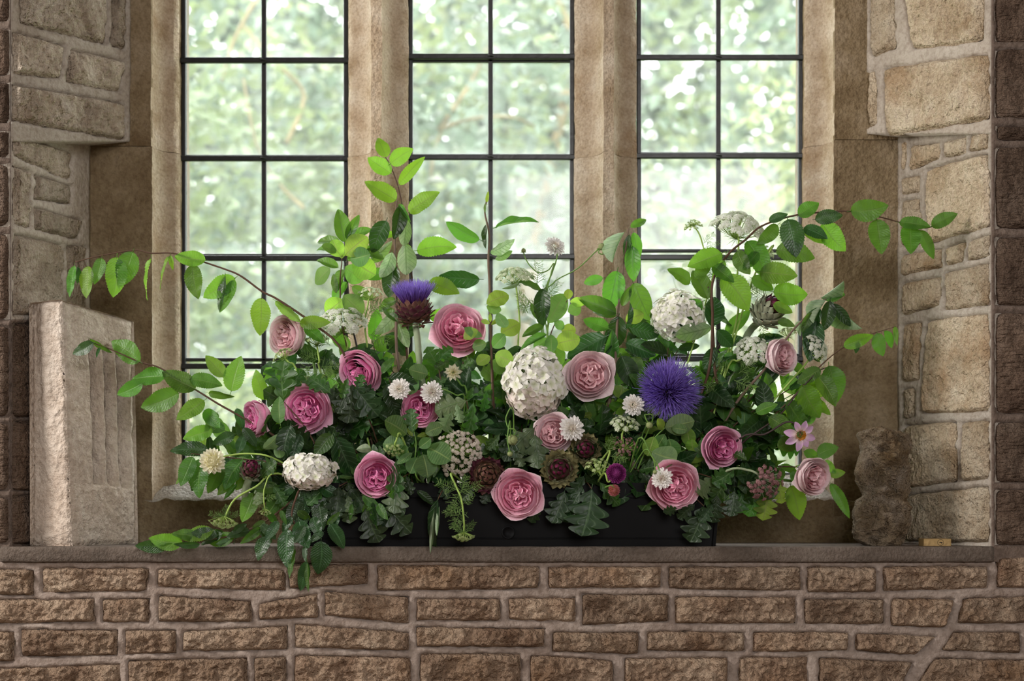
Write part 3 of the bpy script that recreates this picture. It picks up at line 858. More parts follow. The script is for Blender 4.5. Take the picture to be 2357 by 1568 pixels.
MT['pale_stem'] = plain_mat('pale_felted_stem', (0.26, 0.31, 0.20), 0.8, 0.1, 0, 0.2, 60)

def leaf_geo(kind, var):
    rd = random.Random(hash((len(kind), kind[0], var)) & 0xffff if False else sum(map(ord, kind)) * 31 + var)
    if kind == 'hornbeam':
        n, m = 30, 3
        w = lambda t: 0.70 * t ** 0.58 * (1 - t) ** 0.86 if 0 < t < 1 else 0
        fold, curl, pleat, ser = 0.18, rd.uniform(-0.05, 0.28), 0.024, 0.05
    elif kind == 'apple':
        n, m = 20, 3
        w = lambda t: 0.62 * t ** 0.65 * (1 - t) ** 0.76 if 0 < t < 1 else 0
        fold, curl, pleat, ser = rd.uniform(0.25, 0.6), rd.uniform(0.1, 0.45), 0.004, 0.02
    elif kind == 'curled':
        n, m = 20, 4
        w = lambda t: 0.24 * (math.sin(math.pi * t ** 0.9) ** 0.75 if 0 < t < 1 else 0)
        fold, curl, pleat, ser = 1.5, rd.uniform(0.05, 0.3), 0.004, 0.02
    elif kind == 'cotinus':
        n, m = 16, 3
        w = lambda t: 0.40 * (math.sin(math.pi * t ** 1.12) ** 0.6 if 0 < t < 1 else 0)
        fold, curl, pleat, ser = rd.uniform(0.05, 0.3), rd.uniform(-0.1, 0.25), 0.003, 0.0
    else:  # oak
        n, m = 44, 3
        def w(t):
            if t <= 0 or t >= 1: return 0
            env = 0.34 * (math.sin(math.pi * t ** 1.25) ** 0.7)
            lob = 0.5 + 0.5 * math.cos(2 * math.pi * (t * 4.1 + 0.42))
            return env * (0.40 + 0.60 * lob ** 0.45) + 0.006
        fold, curl, pleat, ser = rd.uniform(0.1, 0.35), rd.uniform(-0.05, 0.3), 0.004, 0.0
    tw = rd.uniform(-0.35, 0.35)
    wob = rd.uniform(0.008, 0.022); wf = rd.uniform(2.0, 3.5); wp = rd.uniform(0, 6)
    K = 13.0 if kind == 'hornbeam' else 8
    bend = rd.uniform(-0.05, 0.05)
    V, UV, Fa = [], [], []
    for i in range(n + 1):
        t = i / n
        ww = w(t)
        if ser and 1 < i < n - 1: ww *= 1 + (ser if i % 2 else -ser)
        for j in range(-m, m + 1):
            v = j / m
            y = v * ww
            x = t
            if kind == 'oak': x = t + 0.09 * v * v * math.sin(math.pi * t)
            z = fold * abs(v) * ww * (1.0 if kind != 'curled' else abs(v) * 1.6)
            if kind == 'curled': y *= 1 - 0.45 * abs(v)
            z += pleat * (abs(((t * K - abs(v) * 3.0) % 1.0) - 0.5) * 2 - 0.5) * min(1, ww / 0.1)
            z += wob * math.sin(wf * 6 * t + wp + 2 * v) * abs(v)
            z -= curl * t * t
            y += bend * math.sin(math.pi * t) * 1.0
            a = tw * t
            yy = y * math.cos(a) - (z + curl * t * t) * math.sin(a)
            zz = y * math.sin(a) + (z + curl * t * t) * math.cos(a) - curl * t * t
            V.append((x, yy, zz)); UV.append((t, 0.5 + v * 0.5))
    Fa += grid_faces(2 * m, n)
    Fa = [f[::-1] for f in Fa]
    # petiole
    k0 = len(V)
    tv, tf = tube_vf([(-0.10, 0, 0.02), (-0.05, 0, 0.004), (0.03, 0, -0.004)], 0.008, 4)
    V += [tuple(p) for p in tv]; UV += [(0.02, 0.5)] * len(tv)
    Fa += [tuple(a + k0 for a in q) for q in tf]
    return V, Fa, UV
_geo, _leafme = {}, {}
NVAR = 5
def leaf_mesh(kind, var, mat):
    key = (kind, var % NVAR, mat)
    if key not in _leafme:
        g = (kind, var % NVAR)
        if g not in _geo: _geo[g] = leaf_geo(*g)
        V, Fa, UV = _geo[g]
        _leafme[key] = mesh_data(kind + '_leaf', V, Fa, LM[mat], True, UV)
    return _leafme[key]

def frame(xa, nrm):
    xa = xa.normalized()
    z = nrm - xa * nrm.dot(xa)
    if z.length < 1e-4: z = Vector((0, 0, 1)) - xa * xa.z
    if z.length < 1e-4: z = Vector((1, 0, 0))
    z.normalize()
    y = z.cross(xa)
    return xa, y, z

def leaf_vec(parent, kind, mat, base, d, nrm, L, w=1.0, roll=0.0, var=0, name='leaf'):
    xa, y, z = frame(Vector(d), Vector(nrm))
    m = Matrix(((xa.x, y.x, z.x, base.x), (xa.y, y.y, z.y, base.y), (xa.z, y.z, z.z, base.z), (0, 0, 0, 1)))
    m = m @ Matrix.Rotation(R(roll), 4, 'X') @ Matrix.Diagonal((L, L * w, L, 1))
    return link(name, leaf_mesh(kind, var, mat), parent, m)

_cnt = [0]
def leaf_px(parent, kind, mat, x0, y0, x1, y1, Y, w=1.0, roll=0.0, dY=None):
    _cnt[0] += 1
    rd = random.Random(_cnt[0])
    if dY is None: dY = rd.uniform(-0.03, 0.02)
    a = P(x0, y0, Y); b = P(x1, y1, Y + dY)
    return leaf_vec(parent, kind, mat, a, b - a, Vector((rd.uniform(-.25, .25), -1, rd.uniform(-0.05, .45))), (b - a).length, w, roll, rd.randrange(NVAR))

def stem(parent, pts, r0, r1, mat, name='stem', seg=7, n=5):
    p = smooth_path(pts, n)
    v, f = tube_vf(p, [r0 + (r1 - r0) * i / (len(p) - 1) for i in range(len(p))], seg)
    return wobj(name, v, f, mat, parent)

def yd(py): return float(np.interp(py, [450, 600, 750, 900, 1000, 1100, 1180], [.16, .15, .11, .045, .005, -.035, -.045]))
def root_pt(x, rd=random):
    """a spot in the trough's soil under photo column x"""
    X = max(-0.44, min(0.44, xat(x, 0.1) * 0.75))
    return Vector((X, 0.10 + rd.uniform(-0.05, 0.05), 0.125))

def dirpx(dx, dy, toward):
    """direction: dx right, dy up in the picture, toward the viewer"""
    return Vector((dx, -toward, dy)).normalized()

def axis_matrix(c, axis, s=1.0, spin=0.0):
    """local Z -> axis"""
    z = axis.normalized()
    a = Vector((0, 0, 1)) if abs(z.z) < 0.95 else Vector((0, 1, 0))
    x = a.cross(z).normalized(); y = z.cross(x)
    m = Matrix(((x.x, y.x, z.x, c.x), (x.y, y.y, z.y, c.y), (x.z, y.z, z.z, c.z), (0, 0, 0, 1)))
    return m @ Matrix.Rotation(spin, 4, 'Z') @ Matrix.Scale(s, 4)

# ------------------------------------------------------------------ roses
PM = {
 'pale': (petal_mat('rose_petal_pale_outer', (0.89, 0.72, 0.745), (0.86, 0.66, 0.66), (0.92, 0.79, 0.80)),
          petal_mat('rose_petal_pale_inner', (0.86, 0.57, 0.61), (0.80, 0.38, 0.43), (0.90, 0.70, 0.72))),
 'pink': (petal_mat('rose_petal_pink_outer', (0.89, 0.53, 0.64), (0.84, 0.55, 0.61), (0.91, 0.71, 0.76)),
          petal_mat('rose_petal_pink_inner', (0.83, 0.34, 0.49), (0.68, 0.13, 0.29), (0.90, 0.64, 0.71))),
 'deep': (petal_mat('rose_petal_deep_outer', (0.88, 0.48, 0.65), (0.83, 0.50, 0.63), (0.91, 0.69, 0.78)),
          petal_mat('rose_petal_deep_inner', (0.80, 0.25, 0.50), (0.58, 0.08, 0.29), (0.89, 0.58, 0.72))),
}
def bez(p0, p1, p2, t): return tuple((1 - t) ** 2 * a + 2 * t * (1 - t) * b + t * t * c for a, b, c in zip(p0, p1, p2))
def rose_petal(mat, prof, spread, curl, point, seed, nu=10, nv=9, ruff=0.03):
    """cupped petal round the flower's Z axis, facing angle 0"""
    V, UV = [], []
    for j in range(nv + 1):
        v = j / nv
        for i in range(nu + 1):
            u = 2 * i / nu - 1
            vv = v * (1 - 0.16 * abs(u) ** 3 + point * (1 - abs(u)) ** 2 * 0.5 - point * 0.1)
            r, z = bez(*prof, min(vv, 1.08))
            wid = (0.35 + 0.65 * math.sin(min(1, v * 1.25) * math.pi / 2))
            th = u * spread * wid
            c = max(0, vv - 0.72) / 0.28
            r += curl * c * c; z -= curl * 0.9 * c * c * c
            n = noise.noise(Vector((u * 1.7, v * 1.5, seed * 3.3)))
            r += ruff * n * (0.4 + v); z += ruff * 1.4 * noise.noise(Vector((u * 3, seed * 1.7, v))) * v
            V.append((r * math.cos(th), r * math.sin(th), z)); UV.append((i / nu, v))
    return mesh_data('rose_petal', V, grid_faces(nu, nv), mat, True, UV)
def whorl_petal(mat, rad, arc, h, seed, nu=9, nv=6):
    """small upright folded petal of the quartered centre"""
    V, UV = [], []
    for j in range(nv + 1):
        v = j / nv
        for i in range(nu + 1):
            u = 2 * i / nu - 1
            a = u * arc
            rr = rad * (0.55 + 0.55 * v) + 0.022 * math.sin(u * 7 + seed) * v
            z = -0.2 + (h + 0.2) * v * (1 - 0.14 * u * u) + 0.03 * math.sin(u * 5 + seed * 2) * v
            rr += 0.05 * max(0, v - 0.75) * 4
            V.append((rr * math.cos(a), rr * math.sin(a), z)); UV.append((i / nu, v))
    return mesh_data('rose_petal', V, grid_faces(nu, nv), mat, True, UV)
ROSE = {}
def rose_set(pal):
    if pal in ROSE: return ROSE[pal]
    o, n = PM[pal]
    S = {}
    S['guard'] = [rose_petal(o, ((0.08, -0.58), (0.92, -0.66), (0.98, 0.0)), 0.92, 0.12, p, s) for s, p in ((1, 0.16), (2, 0.04), (3, 0.34))]
    S['r1'] = [rose_petal(o, ((0.08, -0.54), (1.04, -0.50), (0.93, 0.24)), 0.88, 0.07, 0.06, s) for s in (4, 5)]
    S['r2'] = [rose_petal(o, ((0.08, -0.48), (0.92, -0.36), (0.80, 0.30)), 0.78, 0.07, 0.0, s) for s in (6, 7)]
    S['r3'] = [rose_petal(n, ((0.08, -0.42), (0.76, -0.26), (0.66, 0.30)), 0.70, 0.05, 0.0, s, ruff=0.05) for s in (8, 9)]
    S['r4'] = [rose_petal(n, ((0.06, -0.36), (0.60, -0.22), (0.53, 0.27)), 0.74, 0.03, 0.0, s, ruff=0.06) for s in (10, 11)]
    S['w'] = [whorl_petal(n, r, a, h, i) for i, (r, a, h) in enumerate(((0.24, 1.25, 0.25), (0.17, 1.35, 0.23), (0.105, 1.5, 0.20), (0.20, 1.1, 0.28)))]
    ROSE[pal] = S
    return S
MT['sepal'] = LM['ct']
def rose(label, x, y, r, axis, pal, seed, cup=1.0, dY=0.0, stem_to=None):
    rd = random.Random(seed)
    Y = yd(y) + dY
    c = P(x, y, Y); s = M(r, Y)
    S = rose_set(pal)
    rt = root_pt(x, rd) if stem_to is None else Vector(stem_to)
    t = thing('garden_rose', rt, label, 'rose', 'pink garden roses in the trough')
    A = axis_matrix(c, axis, s, rd.uniform(0, 6.28))
    def put(me, ang, sc=1.0, tip=0.0, off=(0, 0, 0)):
        m = A @ Matrix.Rotation(ang, 4, 'Z') @ Matrix.Translation(off) @ Matrix.Rotation(tip, 4, 'Y') @ Matrix.Diagonal((sc, sc, sc * cup, 1))
        link('petal', me, t, m)
    for k, (ring, n, jit) in enumerate((('guard', 5, .25), ('r1', 5, .2), ('r2', 5, .2), ('r3', 6, .25), ('r4', 5, .3))):
        a0 = rd.uniform(0, 6.28)
        for i in range(n):
            put(rd.choice(S[ring]), a0 + 2 * math.pi * i / n + rd.uniform(-jit, jit) * 0.5, rd.uniform(0.95, 1.05), rd.uniform(-0.10, 0.06))
    nw = rd.choice((4, 5))
    a0 = rd.uniform(0, 6.28)
    for i in range(nw):
        a = a0 + 2 * math.pi * i / nw + rd.uniform(-.2, .2)
        for q in range(4):
            m = A @ Matrix.Rotation(a, 4, 'Z') @ Matrix.Translation((0.275 + rd.uniform(-.03, .03), 0, 0.02 + 0.02 * q)) @ Matrix.Rotation(rd.uniform(-0.5, 0.5) + (math.pi if q % 2 else 0), 4, 'Z') @ Matrix.Rotation(rd.uniform(-.2, .2), 4, 'Y') @ Matrix.Diagonal((1, 1, cup, 1))
            link('petal', S['w'][q], t, m)
    for q in range(3):
        put(S['w'][2], a0 + q * 2.1, 0.9)
    back = c - axis.normalized() * s * 0.5 * cup
    stem(t, [back, back - axis.normalized() * 0.05 + Vector((0, 0.03, -0.02)), (back + rt) / 2 + Vector((0, 0.04, 0.02)), rt], 0.0035, 0.004, MT['green_stem'])
    for i in range(5):
        a = i * 1.257
        d = (A.to_3x3() @ Vector((math.cos(a), math.sin(a), -0.3))).normalized()
        leaf_vec(t, 'apple', 'ct', back, d, axis, s * 0.55, 0.5, 0, i, 'sepal')
    return t

# ------------------------------------------------------------------ hydrangea
def floret_mesh(mat, seed):
    V, Fa, UV = [], [], []
    rd = random.Random(seed)
    for k in range(4):
        a = k * math.pi / 2 + rd.uniform(-.12, .12)
        n0 = len(V); nu, nv = 6, 5
        sz = rd.uniform(0.9, 1.08); lift = rd.uniform(0.02, 0.22)
        for j in range(nv + 1):
            v = j / nv
            wid = 0.47 * math.sin(math.pi * min(0.93, v * 0.80 + 0.06)) ** 0.7
            for i in range(nu + 1):
                u = 2 * i / nu - 1
                r = 0.04 + v * (1 - 0.18 * abs(u) ** 2.2) * sz
                x, y = r, u * wid * sz
                z = lift * v * 1.6 - 0.22 * v * v + 0.12 * u * u * v + 0.05 * noise.noise(Vector((u * 2, v * 2, seed + k * 5)))
                V.append((x * math.cos(a) - y * math.sin(a), x * math.sin(a) + y * math.cos(a), z + 0.02 * k)); UV.append((i / nu, v))
        Fa += grid_faces(nu, nv, n0)
    return mesh_data('hydrangea_floret', V, Fa, mat, True, UV)
PM['white'] = petal_mat('hydrangea_white', (0.90, 0.90, 0.84), (0.70, 0.76, 0.50), (0.92, 0.92, 0.88), 0.25)
PM['blush'] = petal_mat('hydrangea_blush', (0.84, 0.76, 0.70), (0.66, 0.66, 0.46), (0.88, 0.80, 0.76), 0.25)
FLO = [floret_mesh(PM['white'], i) for i in range(4)]
FLOB = [floret_mesh(PM['blush'], i) for i in range(3)]
MT['hyd_core'] = plain_mat('hydrangea_pedicels', (0.30, 0.38, 0.16), 0.7, 0.2)
def hydrangea(label, x, y, rx, ry, n, fr, seed, blush_low=False, dY=0.0, low=0.0):
    rd = random.Random(seed)
    Y = yd(y) + dY
    c = P(x, y, Y); ax, az = M(rx, Y), M(ry, Y); ay = min(ax, az) * 0.9
    rt = root_pt(x, rd)
    t = thing('hydrangea', rt, label, 'hydrangea', 'white hydrangea heads in the trough')
    g = math.pi * (3 - math.sqrt(5))
    fl = M(fr, Y)
    ped = []
    for i in range(n):
        zz = 1 - 2 * (i + 0.5) / n
        rr = math.sqrt(1 - zz * zz)
        nx = Vector((rr * math.cos(i * g), zz if False else rr * math.sin(i * g), zz))
        if nx.y > 0.45: continue
        nx = (nx + Vector((rd.uniform(-.12, .12), rd.uniform(-.12, .12), rd.uniform(-.12, .12)))).normalized()
        k = 1 + 0.10 * noise.noise(nx * 2.5 + Vector((seed, 0, 0))) + rd.uniform(-0.14, 0.06)
        p = c + Vector((nx.x * (ax - fl * 0.5) * k, nx.y * ay * k, nx.z * (az - fl * 0.5) * k))
        nn = Vector((nx.x / ax, nx.y / ay, nx.z / az)).normalized()
        nn = (nn + Vector((rd.gauss(0, .26), rd.gauss(0, .26), rd.gauss(0, .26)))).normalized()
        fset = FLOB if (blush_low and nx.z < -0.35 + rd.uniform(-.2, .2)) else FLO
        link('floret', rd.choice(fset), t, axis_matrix(p, nn, fl * rd.uniform(0.85, 1.15), rd.uniform(0, 6.28)))
        ped.append(tube_vf([c + (p - c) * 0.25, c + (p - c) * 0.7, p], [0.0012, 0.001, 0.0008], 4, False))
    v, f = merge(ped)
    wobj('pedicels', v, f, MT['hyd_core'], t, kind='stuff')
    stem(t, [c, c + Vector((0, 0.05, -0.04)), (c + rt) / 2 + Vector((0, 0.03, 0)), rt], 0.004, 0.005, MT['green_stem'])
    return t

# ------------------------------------------------------------------ artichokes
def scale_mesh(mat, seed, sharp=1.0):
    V, UV = [], []
    nu, nv = 6, 7
    for j in range(nv + 1):
        v = j / nv
        w = 0.46 * (math.sin(math.pi * (0.30 + 0.62 * v)) if v < 0.6 else math.sin(math.pi * (0.30 + 0.62 * 0.6)) * (1 - (v - 0.6) / 0.4) ** (0.9 * sharp) + 0.02)
        for i in range(nu + 1):
            u = 2 * i / nu - 1
            V.append((u * w, v, 0.16 * (1 - u * u) * (1 - 0.5 * v) + 0.10 * v * v + 0.015 * noise.noise(Vector((u * 2, v * 3, seed)))))
            UV.append((i / nu, v))
    fs = grid_faces(nu, nv)
    return mesh_data('artichoke_scale', V, fs, mat, True, UV)
SM = {
 'brown': petal_mat('artichoke_brown', (0.13, 0.055, 0.045), (0.16, 0.10, 0.05), (0.32, 0.14, 0.06), 0.08, 0.6),
 'purple': petal_mat('artichoke_purple', (0.085, 0.02, 0.035), (0.14, 0.09, 0.06), (0.22, 0.10, 0.06), 0.08, 0.6),
 'green': petal_mat('artichoke_grey_green', (0.25, 0.27, 0.18), (0.34, 0.37, 0.26), (0.30, 0.13, 0.07), 0.08, 0.6),
 'olive': petal_mat('artichoke_olive', (0.22, 0.20, 0.09), (0.12, 0.12, 0.06), (0.38, 0.22, 0.10), 0.1, 0.6),
 'wine': petal_mat('artichoke_wine_tip', (0.13, 0.012, 0.05), (0.06, 0.01, 0.02), (0.20, 0.03, 0.08), 0.08, 0.5),
}
SCM = {k: [scale_mesh(m, i, 1.0 + 0.3 * i) for i in range(2)] for k, m in SM.items()}
def tuft_mat():
    m, nt, out = nodes('artichoke_floss')
    N = NT(nt)
    uv = N.n('ShaderNodeUVMap')
    sp = N.n('ShaderNodeSeparateXYZ', i_0=uv.outputs[0])
    c = N.ramp(sp.outputs[1], [(0.0, (0.09, 0.015, 0.05)), (0.35, (0.22, 0.08, 0.40)), (0.75, (0.36, 0.22, 0.82)), (1.0, (0.52, 0.40, 0.92))])
    geo = N.n('ShaderNodeNewGeometry')
    v = N.ramp(geo.outputs['Random Per Island'], [(0, (0.7, 0.65, 0.75)), (1, (1.1, 1.1, 1.1))])
    c = N.mix(1.0, c, v, 'MULTIPLY')
    pr = N.n('ShaderNodeBsdfPrincipled', i_Base_Color=c, i_Roughness=0.5)
    tr = N.n('ShaderNodeBsdfTranslucent', i_Color=c)
    mx = N.n('ShaderNodeMixShader', i_0=0.35, i_1=pr.outputs[0], i_2=tr.outputs[0])
    N.l(mx.outputs[0], out.inputs[0])
    return m
MT['tuft'] = tuft_mat()
def tuft(parent, c, axis, s, n, spread, length, seed, z0=0.0, base_r=0.3):
    """floss: n fine florets fanning out round axis"""
    rd = random.Random(seed)
    A = axis_matrix(c, axis, s)
    V, Fa, UV = [], [], []
    for i in range(n):
        q = math.sqrt((i + 0.5) / n); a = i * 2.39996 + rd.uniform(-.2, .2)
        b = Vector((math.cos(a) * q * base_r, math.sin(a) * q * base_r, z0))
        ph = q * spread + rd.uniform(-.10, .10)
        d = Vector((math.cos(a) * math.sin(ph), math.sin(a) * math.sin(ph), math.cos(ph)))
        L = length * rd.uniform(0.8, 1.06)
        bendv = Vector((rd.uniform(-.1, .1), rd.uniform(-.1, .1), rd.uniform(-.05, .1))) * L
        pts = [b, b + d * L * 0.5 + bendv * 0.2, b + d * L + bendv]
        rr = [0.008, 0.0105, 0.006]
        tv, tf = tube_vf(pts, rr, 3, False)
        k0 = len(V)
        V += [A @ p for p in tv]; UV += [(0.5, j / 2) for j in range(3) for _ in range(3)]
        Fa += [tuple(x + k0 for x in f) for f in tf]
    return wobj('floss', V, Fa, MT['tuft'], parent, True, UV, 'stuff')
MT['arti_core'] = plain_mat('artichoke_core', (0.05, 0.03, 0.02), 0.8, 0.1)
def artichoke(label, x, y, r, axis, n, mats, seed, zr=1.1, flare=0.35, size=0.42, dY=0.0, top=None, fl=None, stem_r=0.009, straight=None, open_=0.0, name='artichoke'):
    """mats: list of material keys from base to tip"""
    rd = random.Random(seed)
    Y = yd(y) + dY
    c = P(x, y, Y); s = M(r, Y)
    rt = root_pt(x, rd)
    t = thing(name, rt, label, 'artichoke', 'artichoke heads in the trough')
    A = axis_matrix(c, axis, s, rd.uniform(0, 6.28))
    # core
    V, Fa = [], []
    for j in range(9):
        a = math.pi * j / 8
        for i in range(14):
            b = 2 * math.pi * i / 14
            V.append(A @ Vector((math.sin(a) * math.cos(b) * 0.60, math.sin(a) * math.sin(b) * 0.60, -math.cos(a) * 0.62 * zr)))
    for j in range(8):
        for i in range(14):
            i2 = (i + 1) % 14
            Fa.append((j * 14 + i, j * 14 + i2, (j + 1) * 14 + i2, (j + 1) * 14 + i))
    wobj('core', V, Fa, MT['arti_core'], t)
    for i in range(n):
        h = (i + 0.5) / n
        a = i * 2.39996
        zz = -0.95 + h * (1.93 if top is None else top + 0.95)
        rr = math.sqrt(max(0.03, 1 - zz * zz))
        pos = Vector((rr * 0.72, 0, zz * zr * 0.78))
        # tangent going up the bud, flared outward
        tang = Vector((-zz * 0.72, 0, rr * zr)).normalized()
        outw = Vector((rr, 0, zz)).normalized()
        d = (tang + outw * flare * (1.0 if top is not None else 1.15 - 0.75 * h)).normalized()
        nn = (outw - tang * 0.3)
        xa = d.cross(nn).normalized(); nz = xa.cross(d)
        m = Matrix(((xa.x, d.x, nz.x, pos.x), (xa.y, d.y, nz.y, pos.y), (xa.z, d.z, nz.z, pos.z), (0, 0, 0, 1)))
        k = mats[min(len(mats) - 1, int(h * len(mats) + rd.uniform(-.3, .3)) if h * len(mats) > 0.4 else 0)]
        sc = size * rd.uniform(0.88, 1.12) * (1 - (0.30 if top is not None else 0.5) * h)
        link('scale', rd.choice(SCM[k]), t, A @ Matrix.Rotation(a, 4, 'Z') @ m @ Matrix.Rotation(rd.uniform(-.15, .15), 4, 'Y') @ Matrix.Scale(sc, 4))
    if fl: tuft(t, c, axis, s, seed=seed, **fl)
    back = c - axis.normalized() * s * 0.75 * zr
    pts = [back] + ([Vector(p) for p in straight] if straight else [back - axis.normalized() * 0.05 + Vector((0, 0.02, -0.01)), (back + rt) / 2 + Vector((0, 0.03, 0))]) + [rt]
    stem(t, pts, stem_r, stem_r, MT['pale_stem'], seg=10)
    return t

# ------------------------------------------------------------------ small flowers
def strap_petal(nu, nv, wid, tipw, cupz, bendz, seed):
    V, UV = [], []
    for j in range(nv + 1):
        v = j / nv
        w = wid * (math.sin(math.pi * (0.12 + v * 0.70)) ** 0.8) * (1 if v < 0.8 else 1 - (v - 0.8) / 0.2 * (1 - tipw))
        for i in range(nu + 1):
            u = 2 * i / nu - 1
            V.append((v * (1 - 0.10 * u * u), u * w, cupz * u * u * w + bendz * v * v + 0.04 * noise.noise(Vector((u, v * 2, seed)))))
            UV.append((i / nu, v))
    return V, grid_faces(nu, nv), UV
def joined(parent, name, items, mat, kind='stuff'):
    """items: (geo, matrix)"""
    V, Fa, UV = [], [], []
    for (v, f, uv), m in items:
        k0 = len(V)
        V += [m @ Vector(p) for p in v]
        Fa += [tuple(a + k0 for a in q) for q in f]
        UV += uv
    return wobj(name, V, Fa, mat, parent, True, UV, kind)
PM['scab'] = petal_mat('scabious_white', (0.86, 0.85, 0.82), (0.80, 0.80, 0.70), (0.92, 0.91, 0.89), 0.22)
PM['scab_c'] = petal_mat('scabious_centre', (0.84, 0.80, 0.72), (0.66, 0.60, 0.46), (0.88, 0.86, 0.82), 0.3)
PM['cream'] = petal_mat('dahlia_cream', (0.86, 0.84, 0.66), (0.78, 0.74, 0.34), (0.88, 0.87, 0.76), 0.4)
PM['purple'] = petal_mat('dahlia_purple', (0.42, 0.07, 0.32), (0.16, 0.01, 0.12), (0.62, 0.24, 0.52), 0.25)
PM['coral'] = petal_mat('dahlia_coral', (0.62, 0.22, 0.24), (0.60, 0.36, 0.10), (0.72, 0.40, 0.40), 0.3)
PM['lilac'] = petal_mat('dahlia_lilac', (0.72, 0.46, 0.72), (0.84, 0.72, 0.66), (0.70, 0.44, 0.74), 0.35)
PM['gold'] = petal_mat('dahlia_gold', (0.75, 0.34, 0.02), (0.42, 0.16, 0.01), (0.86, 0.50, 0.05), 0.15)
PET = {'scab': [strap_petal(4, 5, 0.23, 1.0, 0.8, 0.0, s) for s in range(3)], 'bit': [strap_petal(2, 3, 0.22, 0.6, 0.3, 0.1, s) for s in range(2)],
       'point': [strap_petal(4, 6, 0.20, 0.12, 0.9, 0.05, s) for s in range(2)], 'round': [strap_petal(6, 6, 0.30, 0.72, 0.5, -0.08, s) for s in range(3)],
       'roll': [strap_petal(4, 4, 0.24, 0.8, 2.4, 0.25, s) for s in range(2)]}
def ptm(ang, lift, sc, off=0.0, z=0.0, rollx=0.0):
    return Matrix.Rotation(ang, 4, 'Z') @ Matrix.Translation((off, 0, z)) @ Matrix.Rotation(-lift, 4, 'Y') @ Matrix.Rotation(rollx, 4, 'X') @ Matrix.Scale(sc, 4)
def flower_base(name, label, cat, group, x, y, Y, rd, path=None, r=0.0018, mat='green_stem', root=None):
    c = P(x, y, Y)
    rt = root_pt(x, rd) if root is None else Vector(root)
    t = thing(name, rt, label, cat, group)
    return c, rt, t
def flower_stem(t, c, axis, rt, path, Y, r, mat):
    if path: pts = [c] + [P(a, b, Y + d) for a, b, d in path] + [rt]
    else: pts = [c, c - axis.normalized() * 0.03 + Vector((0, 0.02, -0.01)), (c + rt) / 2 + Vector((0, 0.03, 0)), rt]
    stem(t, pts, r, r * 1.2, MT[mat])
def scabious(label, x, y, r, axis, seed, path=None, dY=-0.02, full=1.0):
    rd = random.Random(seed); Y = yd(y) + dY
    c, rt, t = flower_base('scabious', label, 'scabious', 'white scabious in the trough', x, y, Y, rd)
    A = axis_matrix(c, axis, M(r, Y), rd.uniform(0, 6))
    it = []
    for k, (n, lift, sc, off) in enumerate(((17, 0.0, 0.60, 0.44), (18, 0.22, 0.54, 0.42), (17, 0.5, 0.48, 0.36), (14, 0.85, 0.40, 0.24))):
        for i in range(n):
            it.append((rd.choice(PET['scab']), A @ ptm(6.283 * i / n + rd.uniform(-.12, .12) + k * 0.2, lift + rd.uniform(-.12, .12), sc * rd.uniform(.85, 1.15), off, 0.03 * k)))
    joined(t, 'ray_florets', it, PM['scab'])
    it = []
    for i in range(120):
        q = math.sqrt((i + 0.5) / 120); a = i * 2.4
        it.append((rd.choice(PET['bit']), A @ Matrix.Translation((math.cos(a) * q * 0.48, math.sin(a) * q * 0.48, 0.30 * (1 - q * q))) @ ptm(a, 1.45 - q * 0.8 + rd.uniform(-.3, .3), 0.20 * rd.uniform(.7, 1.3))))
    for i in range(60):
        q = math.sqrt((i + 0.5) / 60); a = i * 2.4 + 1
        it.append((rd.choice(PET['bit']), A @ Matrix.Translation((math.cos(a) * q * 0.46, math.sin(a) * q * 0.46, 0.24 * (1 - q * q))) @ ptm(a * 3.1, rd.uniform(-.2, .3), 0.22)))
    joined(t, 'disc_florets', it, PM['scab_c'])
    flower_stem(t, c, axis, rt, path, Y, 0.0017, 'green_stem')
    return t
MT['pod'] = plain_mat('scabious_pod', (0.26, 0.30, 0.13), 0.8, 0.2, 0, 0.35, 200, 0.6)
def pod(label, x, y, r, axis, seed, path, dY=-0.02, root=None):
    rd = random.Random(seed); Y = yd(y) + dY
    c, rt, t = flower_base('scabious_pod', label, 'seed pod', 'scabious seed pods', x, y, Y, rd, root=root)
    A = axis_matrix(c, axis, M(r, Y))
    V, Fa = [], []
    for j in range(11):
        a = math.pi * j / 10
        for i in range(16):
            b = 6.283 * i / 16
            k = 0.85 * (1 + 0.10 * (((i + j) % 2) * 2 - 1))
            V.append(A @ Vector((math.sin(a) * math.cos(b) * k, math.sin(a) * math.sin(b) * k, -math.cos(a) * k)))
    for j in range(10):
        for i in range(16):
            i2 = (i + 1) % 16
            Fa.append((j * 16 + i, j * 16 + i2, (j + 1) * 16 + i2, (j + 1) * 16 + i))
    wobj('seed_head', V, Fa, MT['pod'], t)
    it = [(PET['point'][0], A @ ptm(6.283 * i / 9, -0.25 + rd.uniform(-.2, .2), 0.75 * rd.uniform(.8, 1.2), 0.55, -0.55)) for i in range(9)]
    joined(t, 'bracts', it, LM['ct'])
    flower_stem(t, c, axis, rt, path, Y, 0.0014, 'green_stem')
    return t
